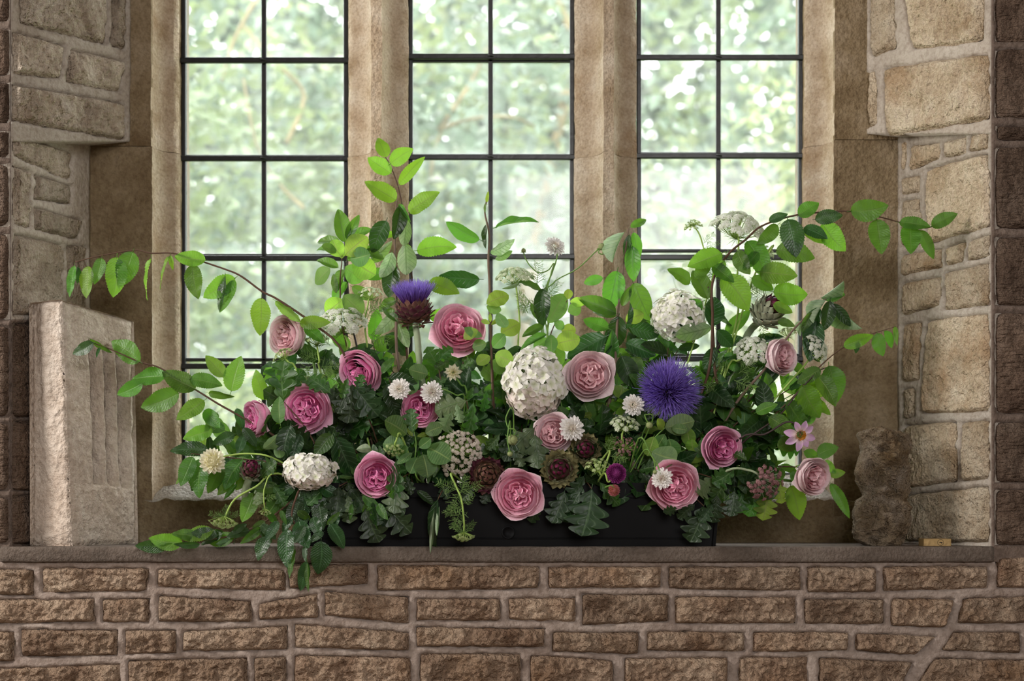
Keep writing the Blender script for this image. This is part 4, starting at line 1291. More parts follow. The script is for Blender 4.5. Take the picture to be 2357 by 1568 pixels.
def ball_dahlia(name, label, x, y, r, axis, seed, mat, n, pet, sc, path=None, dY=-0.02, stem_mat='green_stem', parts=True):
    rd = random.Random(seed); Y = yd(y) + dY
    c, rt, t = flower_base(name, label, 'dahlia', 'dahlias in the trough', x, y, Y, rd)
    A = axis_matrix(c, axis, M(r, Y), rd.uniform(0, 6))
    it = []
    for i in range(n):
        h = (i + 0.5) / n
        zz = 1 - 1.75 * h; rr = math.sqrt(max(0.0, 1 - zz * zz))
        a = i * 2.39996
        it.append((rd.choice(PET[pet]), A @ Matrix.Translation((math.cos(a) * rr * 0.55, math.sin(a) * rr * 0.55, zz * 0.5)) @ ptm(a, math.asin(max(-1, min(1, zz))) + 0.25 + 0.5 * max(0, zz), sc * (0.55 + 0.45 * min(1, h * 2)) * rd.uniform(.9, 1.1))))
    V, Fa = [], []
    for j in range(9):
        for i in range(12):
            a, b = math.pi * j / 8, 6.2832 * i / 12
            V.append(A @ Vector((math.sin(a) * math.cos(b) * 0.58, math.sin(a) * math.sin(b) * 0.58, -math.cos(a) * 0.58)))
    for j in range(8):
        for i in range(12): Fa.append((j * 12 + i, j * 12 + (i + 1) % 12, (j + 1) * 12 + (i + 1) % 12, (j + 1) * 12 + i))
    wobj('core', V, Fa, PM[mat], t, uv=[(0.5, 0.3)] * len(V))
    if parts:
        for g, m in it: link('petal', dmesh(g, mat), t, m)
    else: joined(t, 'petals', it, PM[mat])
    flower_stem(t, c, axis, rt, path, Y, 0.002, stem_mat)
    return t
_dm = {}
def dmesh(g, mat):
    k = (id(g), mat)
    if k not in _dm: _dm[k] = mesh_data('dahlia_petal', g[0], g[1], PM[mat], True, g[2])
    return _dm[k]
def open_dahlia(name, label, x, y, r, axis, seed, mat, rings, cmat, crad, path=None, dY=-0.02, stem_mat='green_stem', pet='round'):
    rd = random.Random(seed); Y = yd(y) + dY
    c, rt, t = flower_base(name, label, 'dahlia', 'dahlias in the trough', x, y, Y, rd)
    A = axis_matrix(c, axis, M(r, Y), rd.uniform(0, 6))
    for k, (n, lift, sc, off) in enumerate(rings):
        for i in range(n):
            link('petal', dmesh(rd.choice(PET[pet]), mat), t, A @ ptm(6.283 * i / n + k * 0.35 + rd.uniform(-.12, .12), lift + rd.uniform(-.15, .15), sc * rd.uniform(.9, 1.1), off, 0.04 * k, rd.uniform(-.2, .2)))
    it = []
    for i in range(80):
        q = math.sqrt((i + 0.5) / 80); a = i * 2.4
        it.append((rd.choice(PET['bit']), A @ Matrix.Translation((math.cos(a) * q * crad, math.sin(a) * q * crad, 0.10 + 0.5 * crad * (1 - q * q))) @ ptm(a, 1.5 - q * 0.5, crad * 0.55)))
    joined(t, 'disc', it, PM[cmat])
    flower_stem(t, c, axis, rt, path, Y, 0.0022, stem_mat)
    return t

# ------------------------------------------------------------------ umbels (ammi) and feathery leaves
def umb_mat(name, c1, c2):
    m, nt, out = nodes(name)
    N = NT(nt)
    geo = N.n('ShaderNodeNewGeometry')
    c = N.ramp(geo.outputs['Random Per Island'], [(0, c1), (1, c2)])
    pr = N.n('ShaderNodeBsdfPrincipled', i_Base_Color=c, i_Roughness=0.6)
    tr = N.n('ShaderNodeBsdfTranslucent', i_Color=c)
    mx = N.n('ShaderNodeMixShader', i_0=0.35, i_1=pr.outputs[0], i_2=tr.outputs[0])
    N.l(mx.outputs[0], out.inputs[0])
    return m
UM = {'white': umb_mat('umbel_white', (0.62, 0.68, 0.50), (0.88, 0.88, 0.84)), 'blush': umb_mat('umbel_blush', (0.60, 0.50, 0.42), (0.86, 0.78, 0.70)),
      'green': umb_mat('umbel_green', (0.26, 0.40, 0.10), (0.58, 0.66, 0.34)), 'wine': umb_mat('umbel_wine', (0.16, 0.05, 0.06), (0.44, 0.24, 0.24)),
      'pale': umb_mat('umbel_pale_green', (0.42, 0.54, 0.26), (0.78, 0.82, 0.66))}
_um = {}
def umbellet(key):
    if key in _um: return _um[key]
    rd = random.Random(5)
    V, Fa = [], []
    n = 19
    for i in range(n):
        q = math.sqrt((i + 0.5) / n); a = i * 2.4
        p = Vector((math.cos(a) * q * 0.9, math.sin(a) * q * 0.9, 0.30 * (1 - q * q)))
        nn = Vector((p.x * 0.5, p.y * 0.5, 1)).normalized()
        m = axis_matrix(p, nn, 0.31 * rd.uniform(.8, 1.15), rd.uniform(0, 6))
        k0 = len(V)
        V.append(m @ Vector((0, 0, 0.12)))
        for q2 in range(10):
            b = 6.283 * q2 / 10; rr = 1.0 if q2 % 2 == 0 else 0.55
            V.append(m @ Vector((math.cos(b) * rr, math.sin(b) * rr, 0.12 if q2 % 2 else 0.0)))
        Fa += [(k0, k0 + 1 + q2, k0 + 1 + (q2 + 1) % 10) for q2 in range(10)]
        tv, tf = tube_vf([(0, 0, -0.8), tuple(p - Vector((0, 0, 0.06)))], [0.03, 0.03], 3, False)
        k0 = len(V); V += tv; Fa += [tuple(x + k0 for x in f) for f in tf]
    _um[key] = mesh_data('umbellet', V, Fa, UM[key], False)
    return _um[key]
def feather_geo(seed, n=11):
    """threadlike divided leaf along +X"""
    rd = random.Random(seed)
    parts = [tube_vf([(0, 0, 0), (0.5, 0, 0.03), (1, 0, 0)], [0.016, 0.012, 0.006], 3, False)]
    for i in range(n):
        x = 0.12 + 0.85 * i / n
        for s in (-1, 1):
            L = 0.42 * (1 - 0.55 * x) * rd.uniform(.7, 1.2)
            d = Vector((rd.uniform(.3, .8), s * 0.8, rd.uniform(-.6, .6))).normalized()
            b = Vector((x, 0, 0.02)); e = b + d * L
            parts.append(tube_vf([b, b + d * L * 0.5 + Vector((0, 0, 0.02)), e], [0.011, 0.009, 0.004], 3, False))
            for q in range(3):
                b2 = b + d * L * rd.uniform(.25, .85)
                d2 = (d + Vector((rd.uniform(-.8, .8), rd.uniform(-.8, .8), rd.uniform(-.8, .8)))).normalized()
                parts.append(tube_vf([b2, b2 + d2 * L * 0.55], [0.008, 0.004], 3, False))
    return merge(parts)
MT['feather'] = umb_mat('feathery_leaf', (0.13, 0.26, 0.06), (0.30, 0.45, 0.14))
FEA = []
for s in range(3):
    v_, f_ = feather_geo(s)
    FEA.append(mesh_data('feathery_leaf', v_, f_, MT['feather'], False))
def feathers(t, pts):
    """pts: (px,py,dx,dy,len px,Y)"""
    rd = random.Random(int(pts[0][0] * 13 + pts[0][1]))
    for (x, y, dx, dy, L, Y) in pts:
        b = P(x, y, Y)
        xa, ya, za = frame(Vector((dx, rd.uniform(-.5, .2), dy)), Vector((rd.uniform(-.4, .4), -1, rd.uniform(-.3, .5))))
        m = Matrix(((xa.x, ya.x, za.x, b.x), (xa.y, ya.y, za.y, b.y), (xa.z, ya.z, za.z, b.z), (0, 0, 0, 1))) @ Matrix.Scale(M(L, Y), 4)
        link('feathery_leaf', rd.choice(FEA), t, m)
def umbel(label, x, y, r, axis, n, key, seed, dome=1.0, us=None, path=None, dY=-0.01, feath=(), smat='lime_stem', sr=0.0022, hub=0.95, jit=0.12, root=None):
    """x,y: centre of the flower plate; r: its radius; dome: cap half angle"""
    rd = random.Random(seed); Y = yd(y) + dY
    c = P(x, y, Y); s = M(r, Y)
    rt = root_pt(x, rd) if root is None else Vector(root)
    t = thing('ammi_umbel', rt, label, 'umbel flower', 'lacy umbel flowers in the trough')
    ax = axis.normalized()
    hubp = c - ax * s * hub
    A = axis_matrix(hubp, ax, s, rd.uniform(0, 6))
    Rr = 1.0 / math.sin(min(dome, 1.45)) if dome < 1.45 else 1.0
    rays = []
    us = us or 0.9 / math.sqrt(n)
    for i in range(n):
        q = math.sqrt((i + 0.5) / n); a = i * 2.39996 + rd.uniform(-.15, .15)
        ph = q * dome
        top = Vector((math.cos(a) * math.sin(ph), math.sin(a) * math.sin(ph), math.cos(ph))) * Rr
        p = Vector((top.x, top.y, hub + (top.z - Rr)))
        p += Vector((rd.uniform(-jit, jit), rd.uniform(-jit, jit), rd.uniform(-jit, jit))) * 0.4
        nn = (Vector((top.x, top.y, top.z)) + Vector((rd.uniform(-.3, .3), rd.uniform(-.3, .3), 0.2))).normalized()
        link('umbellet', umbellet(key), t, A @ axis_matrix(p, nn, us * rd.uniform(.8, 1.15), rd.uniform(0, 6)))
        rays.append(tube_vf([A @ Vector((0, 0, 0)), A @ Vector((p.x * 0.6, p.y * 0.6, p.z * 0.45)), A @ (p - nn * us * 0.7)], 0.0007, 3, False))
    v, f = merge(rays)
    wobj('rays', v, f, MT[smat], t, kind='stuff')
    br = []
    for i in range(14):
        a = i * 0.45
        d = A.to_3x3() @ Vector((math.cos(a), math.sin(a), rd.uniform(-.5, .1))) * rd.uniform(0.3, 0.55)
        br.append(tube_vf([hubp, hubp + d * 0.6, hubp + d + Vector((0, 0, rd.uniform(-.003, .003)))], [0.0007, 0.0006, 0.0003], 3, False))
        e = hubp + d * 0.6
        br.append(tube_vf([e, e + d * 0.35 + Vector((rd.uniform(-.004, .004), 0, rd.uniform(-.004, .004)))], [0.0005, 0.0003], 3, False))
    v, f = merge(br)
    wobj('bracts', v, f, MT['feather'], t, kind='stuff')
    if path: pts = [hubp] + [P(a, b, Y + d) for a, b, d in path] + [rt]
    else: pts = [hubp, hubp - ax * 0.04 + Vector((0, 0.01, -0.01)), (hubp + rt) / 2 + Vector((0, 0.02, 0)), rt]
    stem(t, pts, sr, sr * 1.2, MT[smat])
    if feath: feathers(t, [(a, b, dx, dy, L, Y + 0.005) for a, b, dx, dy, L in feath])
    return t
# ================================================================== OBJECTS ON THE LEDGE
def bilin(a, b, c, d, s, t): return (a * (1 - s) + b * s) * (1 - t) + (d * (1 - s) + c * s) * t

def carved_slab():
    # footprint: front corner A, right rear B, rear C, left D; the block leans back a little
    At, Ab = P(140, 690, 0.036), Vector((xat(165, 0.03), 0.03, 0.0))
    Bt, Bb = P(308, 741, 0.245), Vector((xat(318, 0.25), 0.25, 0.0))
    Dt, Db = P(67, 697, 0.050), Vector((xat(69, 0.047), 0.047, 0.0))
    Ct, Cb = Vector((-1.105, 0.275, Bt.z + 0.01)), Vector((-1.10, 0.275, 0.0))
    V, Fa = [], []
    def patch(tl, tr, br, bl, nu, nv, hf):
        n = (tr - tl).cross(bl - tl).normalized()
        n = -n if n.dot(Vector((0.2, -1, 0.0))) < 0 else n
        k0 = len(V)
        for j in range(nv + 1):
            for i in range(nu + 1):
                s, t = i / nu, j / nv
                p = bilin(tl, tr, br, bl, s, t)
                V.append(p + n * hf(s, t, p))
        Fa.extend(grid_faces(nu, nv, k0))
    def edge_round(s, t, es, et):
        e = min(s / es, (1 - s) / es, t / et, (1 - t) / et)
        return -0.006 * (1 - sstep(e)) ** 2
    def face_r(s, t, p):
        h = edge_round(s, t, 0.10, 0.03) + fbm(p * 25, 4) * 0.0028 + fbm(p * 8, 3) * 0.004
        # chipped right edge
        if s > 0.9: h -= 0.02 * max(0, noise.noise(Vector((0, 0, t * 9)))) * (s - 0.9) / 0.1
        # sunk panel with three flutes; slope at the foot
        top = 0.125 + 0.02 * (s - 0.35)
        if 0.34 < s < 0.92:
            vert = sstep(t, top, top + 0.03) * (1 - sstep(t, 0.70 + 0.02 * s, 0.745 + 0.02 * s))
            d = 0.060 * sstep(s, 0.345, 0.375) * (1 - sstep(s, 0.80, 0.93))
            for rc in (0.545, 0.735):
                f = abs(s - rc) / 0.062
                if f < 1: d -= (d - 0.004) * math.sqrt(1 - f * f)
            h -= d * vert
        return h
    def face_l(s, t, p):
        h = edge_round(s, t, 0.10, 0.03) + fbm(p * 25, 4) * 0.0028 + fbm(p * 8, 3) * 0.004
        # hollow moulding running down, wandering to the right
        c = 0.42 + 0.42 * t
        h -= 0.012 * (1 - sstep(s, c - 0.40, c))
        return h
    patch(Dt, At, Ab, Db, 34, 110, face_l)
    patch(At, Bt, Bb, Ab, 130, 150, face_r)
    patch(Bt, Ct, Cb, Bb, 8, 20, lambda s, t, p: 0)
    patch(Ct, Dt, Db, Cb, 8, 20, lambda s, t, p: 0)
    patch(Dt, Ct, Bt, At, 24, 24, lambda s, t, p: fbm(p * 20, 3) * 0.002)
    k0 = len(V); V += [Ab, Bb, Cb, Db]; Fa.append((k0, k0 + 1, k0 + 2, k0 + 3))
    o = wobj('carved_stone', V, Fa, MT['slab'])
    bm = bmesh.new(); bm.from_mesh(o.data)
    bmesh.ops.remove_doubles(bm, verts=bm.verts[:], dist=0.004 if False else 0.0015)
    bmesh.ops.recalc_face_normals(bm, faces=bm.faces[:])
    for v in bm.verts:
        if v.co.z + o.location.z < 0.0: v.co.z = -o.location.z
    bm.to_mesh(o.data); bm.free()
    return setp(o, 'pale carved stone block with three sunk flutes leaning in the left corner of the ledge', 'carved stone')
carved_slab()

def lumpy_rock():
    lft = [(982, 2002), (988, 1985), (1000, 1973), (1015, 1977), (1040, 1983), (1062, 1972), (1085, 1967), (1110, 1971), (1130, 1980), (1142, 1984), (1158, 1968), (1175, 1963), (1200, 1962), (1225, 1958), (1240, 1964), (1250, 1978), (1257, 1992)]
    rgt = [(982, 2050), (988, 2070), (1000, 2086), (1020, 2097), (1045, 2092), (1060, 2091), (1080, 2097), (1105, 2098), (1130, 2098), (1150, 2086), (1170, 2090), (1190, 2096), (1215, 2094), (1235, 2086), (1250, 2080), (1257, 2070)]
    ly, lx = zip(*lft); ry, rx = zip(*rgt)
    nz, na = 90, 96
    Yc = 0.10
    V, Fa = [], []
    zt, zb = 981, 1257.5
    for j in range(nz + 1):
        t = j / nz
        py = zt + (zb - zt) * t
        a, b = np.interp(py, ly, lx), np.interp(py, ry, rx)
        xa, xb = xat(a, Yc), xat(b, Yc)
        cx, rx_ = (xa + xb) / 2, (xb - xa) / 2
        z = max(0.0, Zof(py, Yc)) if j < nz else 0.0
        cap = min(1, math.sqrt(max(0.0, t) / 0.05)) if t < 0.05 else 1
        ryy = 0.062 * (0.85 + 0.25 * math.sin(t * 9 + 1)) * (1 if t < 0.97 else 0.9)
        for i in range(na):
            an = 2 * math.pi * i / na
            d = Vector((math.cos(an), math.sin(an), 0))
            p = Vector((cx + d.x * rx_ * cap, Yc + d.y * ryy * cap, z))
            n = fbm(p * 20, 5) * 0.013 + fbm(p * 70, 4) * 0.005 - max(0, fbm(p * 40 + Vector((3, 3, 3)), 3)) * 0.011
            fr = abs(d.y)
            V.append(p + Vector((d.x * n * (0.35 + 0.65 * fr), d.y * n * 2.0, 0 if j in (0, nz) else n * 0.3)))
    for j in range(nz):
        for i in range(na):
            i2 = (i + 1) % na
            Fa.append((j * na + i, (j + 1) * na + i, (j + 1) * na + i2, j * na + i2))
    Fa.append(tuple(range(na))); Fa.append(tuple(nz * na + i for i in range(na - 1, -1, -1)))
    V = [Vector((v.x, v.y, max(0.0, v.z))) for v in V]
    o = wobj('weathered_rock', V, Fa, MT['rock'])
    bm = bmesh.new(); bm.from_mesh(o.data); bmesh.ops.recalc_face_normals(bm, faces=bm.faces[:]); bm.to_mesh(o.data); bm.free()
    return setp(o, 'lumpy weathered brown rock standing upright on the ledge beside the padlock', 'rock')
lumpy_rock()

MT['brass'] = plain_mat('aged_brass', (0.30, 0.20, 0.085), 0.42, 0.5, 0.75, 0.25, 120, 0.2)
MT['keyway'] = plain_mat('keyway_black', (0.01, 0.008, 0.006), 0.7, 0.2)
def padlock():
    Y0 = 0.008
    x0, x1 = xat(2126, Y0), xat(2190, Y0)
    z1 = 0.0185
    t = thing('padlock', ((x0 + x1) / 2, 0.03, 0.0), 'small brass padlock lying on the ledge with its round keyhole facing out', 'padlock')
    t.rotation_euler = (0, 0, 0)
    body = bevel_box('body', x0, x1, Y0, 0.052, 0.0, z1, MT['brass'], t, 0.0012, 2)
    cx, cz = xat(2165, Y0), 0.0092
    def disc(name, r, y0, y1, mat, par, hole=None):
        V, Fa = [], []
        n = 28
        for y in (y0, y1):
            for i in range(n):
                a = 6.2832 * i / n
                V.append((cx + math.cos(a) * r, y, cz + math.sin(a) * r))
        for i in range(n):
            i2 = (i + 1) % n
            Fa.append((i, i2, n + i2, n + i))
        Fa.append(tuple(range(n)))
        return wobj(name, V, Fa, mat, par, False)
    ring = disc('cylinder_gap', 0.0075, Y0 - 0.0002, Y0 + 0.002, MT['keyway'], body)
    cyl = disc('key_cylinder', 0.0067, Y0 - 0.0005, Y0 + 0.002, MT['brass'], body)
    pts = [(-0.0042, 0.0002), (-0.0015, 0.0012), (0.0004, 0.0016), (0.0030, 0.0006), (0.0052, -0.0002), (0.0040, -0.0016), (0.0030, -0.0030), (0.0012, -0.0018), (-0.0002, -0.0004), (-0.0022, -0.0010)]
    V = [(cx + a, Y0 - 0.0007, cz + b) for a, b in pts]
    wobj('keyhole', V, [tuple(range(len(V)))], MT['keyway'], body, False)
    # shackle lying behind the body
    sh = [((x0 + x1) / 2 + a, b, 0.009) for a, b in ((-0.022, 0.05), (-0.022, 0.07), (-0.014, 0.086), (0, 0.091), (0.014, 0.086), (0.022, 0.07), (0.022, 0.05))]
    stem(t, sh, 0.0035, 0.0035, MT['brass'], 'shackle', 8)
    return t
padlock()

MT['trough'] = plain_mat('black_plastic', (0.0025, 0.0025, 0.003), 0.6, 0.12, 0, 0.2, 40)
MT['soil'] = plain_mat('dark_soil', (0.018, 0.012, 0.008), 0.95, 0.1, 0, 0.5, 60, 0.8)
def trough():
    xb0, xb1 = xat(700, 0.0), xat(1649, 0.0)
    xt0, xt1 = xb0 - 0.012, xb1 + 0.012
    yb0, yb1, yt0, yt1 = 0.002, 0.185, -0.008, 0.20
    H = 0.152
    t = thing('planter_trough', ((xb0 + xb1) / 2, 0.09, 0.0), 'long black plastic window trough holding the flowers on the ledge', 'planter')
    bm = bmesh.new()
    def ringv(x0, x1, y0, y1, z): return [bm.verts.new((x, y, z)) for x, y in ((x0, y0), (x1, y0), (x1, y1), (x0, y1))]
    w = 0.004
    rs = [ringv(xb0, xb1, yb0, yb1, 0.0), ringv(xb0 - 0.009, xb1 + 0.009, yb0 - 0.008, yb1 + 0.009, H * 0.76),
          ringv(xt0 - 0.002, xt1 + 0.002, yt0 - 0.004, yt1 + 0.002, H * 0.77), ringv(xt0 - 0.003, xt1 + 0.003, yt0 - 0.005, yt1 + 0.003, H),
          ringv(xt0 + 0.008, xt1 - 0.008, yt0 + 0.006, yt1 - 0.008, H), ringv(xb0 + w, xb1 - w, yb0 + w, yb1 - w, 0.006)]
    for a, b in zip(rs[:-1], rs[1:]):
        for k in range(4): bm.faces.new((a[k], a[(k + 1) % 4], b[(k + 1) % 4], b[k]))
    bm.faces.new(rs[0][::-1]); bm.faces.new(rs[-1])
    bmesh.ops.recalc_face_normals(bm, faces=bm.faces[:])
    bmesh.ops.bevel(bm, geom=[e for e in bm.edges if abs(e.verts[0].co.z - e.verts[1].co.z) > 0.02], offset=0.012, segments=3, affect='EDGES')
    me = bpy.data.meshes.new('body'); bm.to_mesh(me); bm.free(); me.materials.append(MT['trough'])
    link('body', me, t)
    # drainage plug and the two moulded lines on the front
    V, Fa = [], []
    cx, cz, n = xat(1170, 0.0), Zof(1226, 0.0), 28
    for r, y in ((0.0165, -0.0015), (0.0160, -0.0045), (0.0130, -0.0045), (0.0115, -0.0015), (0.0, -0.0015)):
        for i in range(n):
            a = 6.2832 * i / n
            V.append((cx + math.cos(a) * max(r, 1e-5), y, cz + math.sin(a) * max(r, 1e-5)))
    for j in range(4):
        for i in range(n):
            i2 = (i + 1) % n
            Fa.append((j * n + i, j * n + i2, (j + 1) * n + i2, (j + 1) * n + i))
    wobj('drain_plug', V, Fa, MT['trough'], t)
    bevel_box('moulded_line', xb0 + 0.02, xb1 - 0.02, -0.0022, 0.004, 0.018, 0.021, MT['trough'], t, 0.001, 1)
    v, f = box_vf(xb0, xb1, yb0 + 0.004, yb1, 0.02, 0.128)
    nx = 60; V = []; Fa = []
    for j in range(13):
        for i in range(nx + 1):
            x = xb0 + 0.003 + (xb1 - xb0 - 0.006) * i / nx; y = yb0 + 0.006 + (yb1 - yb0 - 0.012) * j / 12
            V.append((x, y, 0.125 + 0.012 * noise.noise(Vector((x * 20, y * 20, 0)))))
    wobj('soil', V, grid_faces(nx, 12), MT['soil'], t)
trough()
# ================================================================== THE ARRANGEMENT
def branch(name, label, cat, path, Y, kind, mat, leaves, twig='twig', r0=0.0012, r1=0.0035, group='leafy branches in the trough', root=True, Yend=None):
    """path: photo pixels from the tip to where it enters the mass; leaves: (x0,y0,x1,y1,w,roll,mat,kind)"""
    rt = root_pt(path[-1][0])
    n = len(path)
    Ys = [Y + ((Yend - Y) * i / max(1, n - 1) if Yend is not None else 0) for i in range(n)]
    pts = [P(a, b, y) for (a, b), y in zip(path, Ys)]
    if root: pts += [(pts[-1] + rt) / 2 + Vector((0, 0.015, 0)), rt]
    t = thing(name, rt if root else pts[-1], label, cat, group)
    stem(t, pts, r0, r1, MT[twig])
    for lf in leaves:
        lf = list(lf) + [None] * (8 - len(lf))
        x0, y0, x1, y1, w, roll, mt, kd = lf
        # depth of the nearest point of the twig
        i = min(range(n), key=lambda q: (path[q][0] - x0) ** 2 + (path[q][1] - y0) ** 2)
        leaf_px(t, kd or kind, mt or mat, x0, y0, x1, y1, Ys[i] - 0.004, w or 1.0, roll or 0.0)
    return t
HB, AP, CU, CT, OK = 'hornbeam', 'apple', 'curled', 'cotinus', 'oak'

branch('hornbeam_branch', 'long hornbeam branch arching over the carved stone block with hanging leaves', 'branch',
  [(172, 604), (226, 590), (309, 576), (346, 583), (397, 583), (443, 595), (518, 620), (555, 636), (603, 671), (640, 690), (720, 745), (790, 812)], 0.06, HB, 'hb_lime',
  [(171, 611, 159, 684, .55, 30, 'hb'), (178, 614, 184, 655, .6, -40, 'hb_dark'), (234, 594, 215, 652, .9, 0, 'hb'), (202, 613, 196, 686, .95, 10), (269, 592, 258, 684, 1.05, 0), (306, 580, 276, 660, 1.15, 0, 'hb'),
   (347, 595, 320, 683, .55, 35), (391, 589, 356, 657, .38, 50), (392, 588, 396, 620, .7, 0), (473, 599, 400, 589, 1.0, 0), (443, 609, 457, 687, .95, -10, 'hb'), (541, 640, 466, 684, 1.1, 0),
   (518, 636, 502, 718, .55, 40, 'hb_dark'), (540, 645, 506, 718, .6, 0, 'hb'), (602, 686, 596, 774, 1.1, 0), (634, 693, 692, 748, .5, 150), (700, 750, 748, 790, .9, 0, 'hb'), (690, 745, 760, 742, .8, 10, 'hb_lime')])
branch('hornbeam_branch', 'hornbeam branch with broad leaves crossing the front of the carved stone block', 'branch',
  [(207, 786), (263, 808), (325, 835), (370, 848), (456, 901), (504, 931), (565, 965), (640, 1010)], -0.035, HB, 'hb',
  [(215, 790, 164, 814, 1.0, 0, 'hb_dark'), (207, 780, 258, 815, .5, 60), (230, 800, 222, 822, .5, 0, 'hb_dark'), (322, 833, 252, 785, 1.0), (381, 866, 296, 863, 1.1, 0, 'hb'), (328, 882, 268, 909, 1.0, 0, 'hb'), (450, 896, 373, 854, 1.15, 0, 'hb'),
   (412, 905, 319, 937, 1.0, 0), (437, 873, 512, 886, 1.0, 0), (470, 922, 405, 965, 1.05, 0, 'hb_lime'), (517, 867, 473, 818, 1.0, 0, 'hb_lime'), (532, 901, 554, 819, 1.1, 0, 'hb_lime'), (480, 905, 530, 917, .6, 30),
   (470, 945, 505, 985, 1.0, 0), (490, 990, 420, 1010, 1.0, 0, 'hb_lime'), (500, 950, 470, 990, 1.1, 0, 'hb'), (540, 1000, 487, 1022, 1.0, 0, 'hb_dark'), (560, 1005, 546, 1045, 1.0, 0, 'hb_dark'), (560, 985, 590, 1030, .9, 0, 'hb_dark'),
   (545, 940, 560, 990, .8, 0, 'hb_dark')], Yend=0.02)
branch('hornbeam_branch', 'short hornbeam branch with leaves hanging around the white ball dahlia', 'branch',
  [(440, 1045), (500, 1050), (560, 1058), (650, 1070)], -0.03, HB, 'hb',
  [(479, 1036, 391, 1038, .8, 0, 'hb_dark'), (444, 1052, 415, 1119, 1.0, 15, 'hb'), (466, 1055, 456, 1146, 1.1, 0, 'hb'), (514, 1065, 476, 1136, .9, 0, 'hb'), (558, 1058, 517, 1126, 1.05, 0, 'hb'), (584, 1135, 556, 1202, 1.05, 0, 'hb_lime'),
   (540, 1100, 500, 1140, .8, 0, 'hb_lime'), (600, 1062, 570, 1100, .8, 0, 'hb_dark'), (545, 1115, 515, 1150, .6, 20, 'hb')], Yend=0.02)
branch('hornbeam_branch', 'hornbeam spray lying along the stone ledge in front of the carved block', 'branch',
  [(330, 1256), (420, 1250), (500, 1240), (560, 1225), (620, 1195), (680, 1150)], -0.035, HB, 'hb',
  [(385, 1259, 310, 1257, .8, -20, 'hb_dark'), (420, 1249, 343, 1240, 1.0, 0, 'hb_lime'), (490, 1222, 413, 1238, .95, 10, 'hb_lime'), (460, 1254, 400, 1254, .6, -30, 'hb_dark'), (512, 1230, 460, 1254, .8, 0, 'hb_dark'), (532, 1244, 497, 1252, .9, 150, 'hb_dark'),
   (552, 1217, 535, 1253, .7, 30, 'hb_dark'), (604, 1215, 553, 1252, .6, 0, 'hb'), (470, 1236, 515, 1222, .8, 0, 'hb_dark'), (540, 1225, 565, 1208, .8, 0, 'hb_dark'), (600, 1215, 625, 1250, .9, 0, 'hb_dark'), (400, 1244, 352, 1252, 1.0, 20, 'hb'), (455, 1238, 395, 1228, .9, 10, 'hb'), (500, 1232, 440, 1226, 1.0, 0, 'hb_dark'), (540, 1236, 480, 1250, 1.0, 0, 'hb'), (575, 1222, 520, 1236, 1.0, 0, 'hb_dark'), (610, 1200, 572, 1232, .9, 0, 'hb')], Yend=-0.03)
branch('hornbeam_branch', 'drooping hornbeam spray hanging over the ledge edge onto the wall', 'branch',
  [(708, 1300), (705, 1262), (690, 1225), (672, 1190), (680, 1150), (700, 1120)], -0.075, HB, 'hb_dark',
  [(617, 1236, 592, 1290, 1.15, 0, 'hb_dark'), (662, 1219, 662, 1308, .85, 0), (688, 1199, 711, 1260, 1.1, 0), (739, 1246, 732, 1324, 1.2, 0), (760, 1206, 790, 1265, 1.0, 0), (706, 1293, 690, 1362, .75, 0, 'hb_dark'), (708, 1294, 707, 1362, .5, 50, 'hb'),
   (679, 1263, 665, 1331, .5, 40, 'hb'), (702, 1256, 704, 1294, .6, 0), (618, 1180, 638, 1210, .9, 0, 'hb'), (646, 1175, 657, 1208, .8, 20, 'hb'), (602, 1208, 635, 1242, .9, 0), (684, 1177, 717, 1198, .9, 0, 'hb'), (752, 1208, 784, 1178, .6, 40, 'hb'),
   (640, 1200, 610, 1245, .8, 0), (720, 1190, 740, 1235, 1.0, 0), (672, 1190, 650, 1228, .9, 0), (700, 1210, 678, 1250, .9, 0), (745, 1225, 712, 1250, .8, 0)], Yend=-0.04)
# ---- tall centre left
branch('hornbeam_branch', 'tall upright hornbeam shoot with lime leaves rising before the stone mullion', 'branch',
  [(886, 361), (899, 382), (917, 433), (930, 500), (940, 580), (950, 680), (935, 800)], 0.13, HB, 'hb_lime',
  [(889, 362, 871, 312, 1.15), (899, 377, 950, 342, 1.15), (900, 399, 846, 362, 1.1), (919, 425, 977, 361, .6, 30), (912, 461, 842, 411, 1.05), (941, 489, 1010, 440, 1.0), (959, 577, 1049, 564, 1.0), (986, 650, 1057, 674, 1.0), (908, 540, 874, 536, 1.0, 0),
   (925, 470, 938, 520, .5, 30), (990, 735, 1045, 708, 1.0), (930, 560, 950, 600, .8)], 'twig')
branch('apple_branch', 'grey-leaved apple shoot standing beside the tall lime hornbeam shoot', 'branch',
  [(913, 462), (909, 542), (909, 611), (912, 700), (915, 830)], 0.115, AP, 'ap',
  [(889, 508, 858, 576, 1.2, 0, 'ap_dark'), (923, 474, 913, 546, 1.0, -20, 'ap_dark'), (937, 504, 928, 572, .9, 180), (902, 580, 880, 648, 1.0, 180), (933, 560, 937, 643, 1.1, 180), (909, 611, 892, 684, 1.25, 0, 'ap_dark'), (918, 470, 940, 500, .5, 0),
   (915, 690, 862, 712, .9, 0), (912, 720, 870, 770, 1.0, 180), (918, 745, 940, 800, 1.0, 180), (915, 740, 880, 700, .9, 0)], 'twig_grey', 0.0018, 0.005)
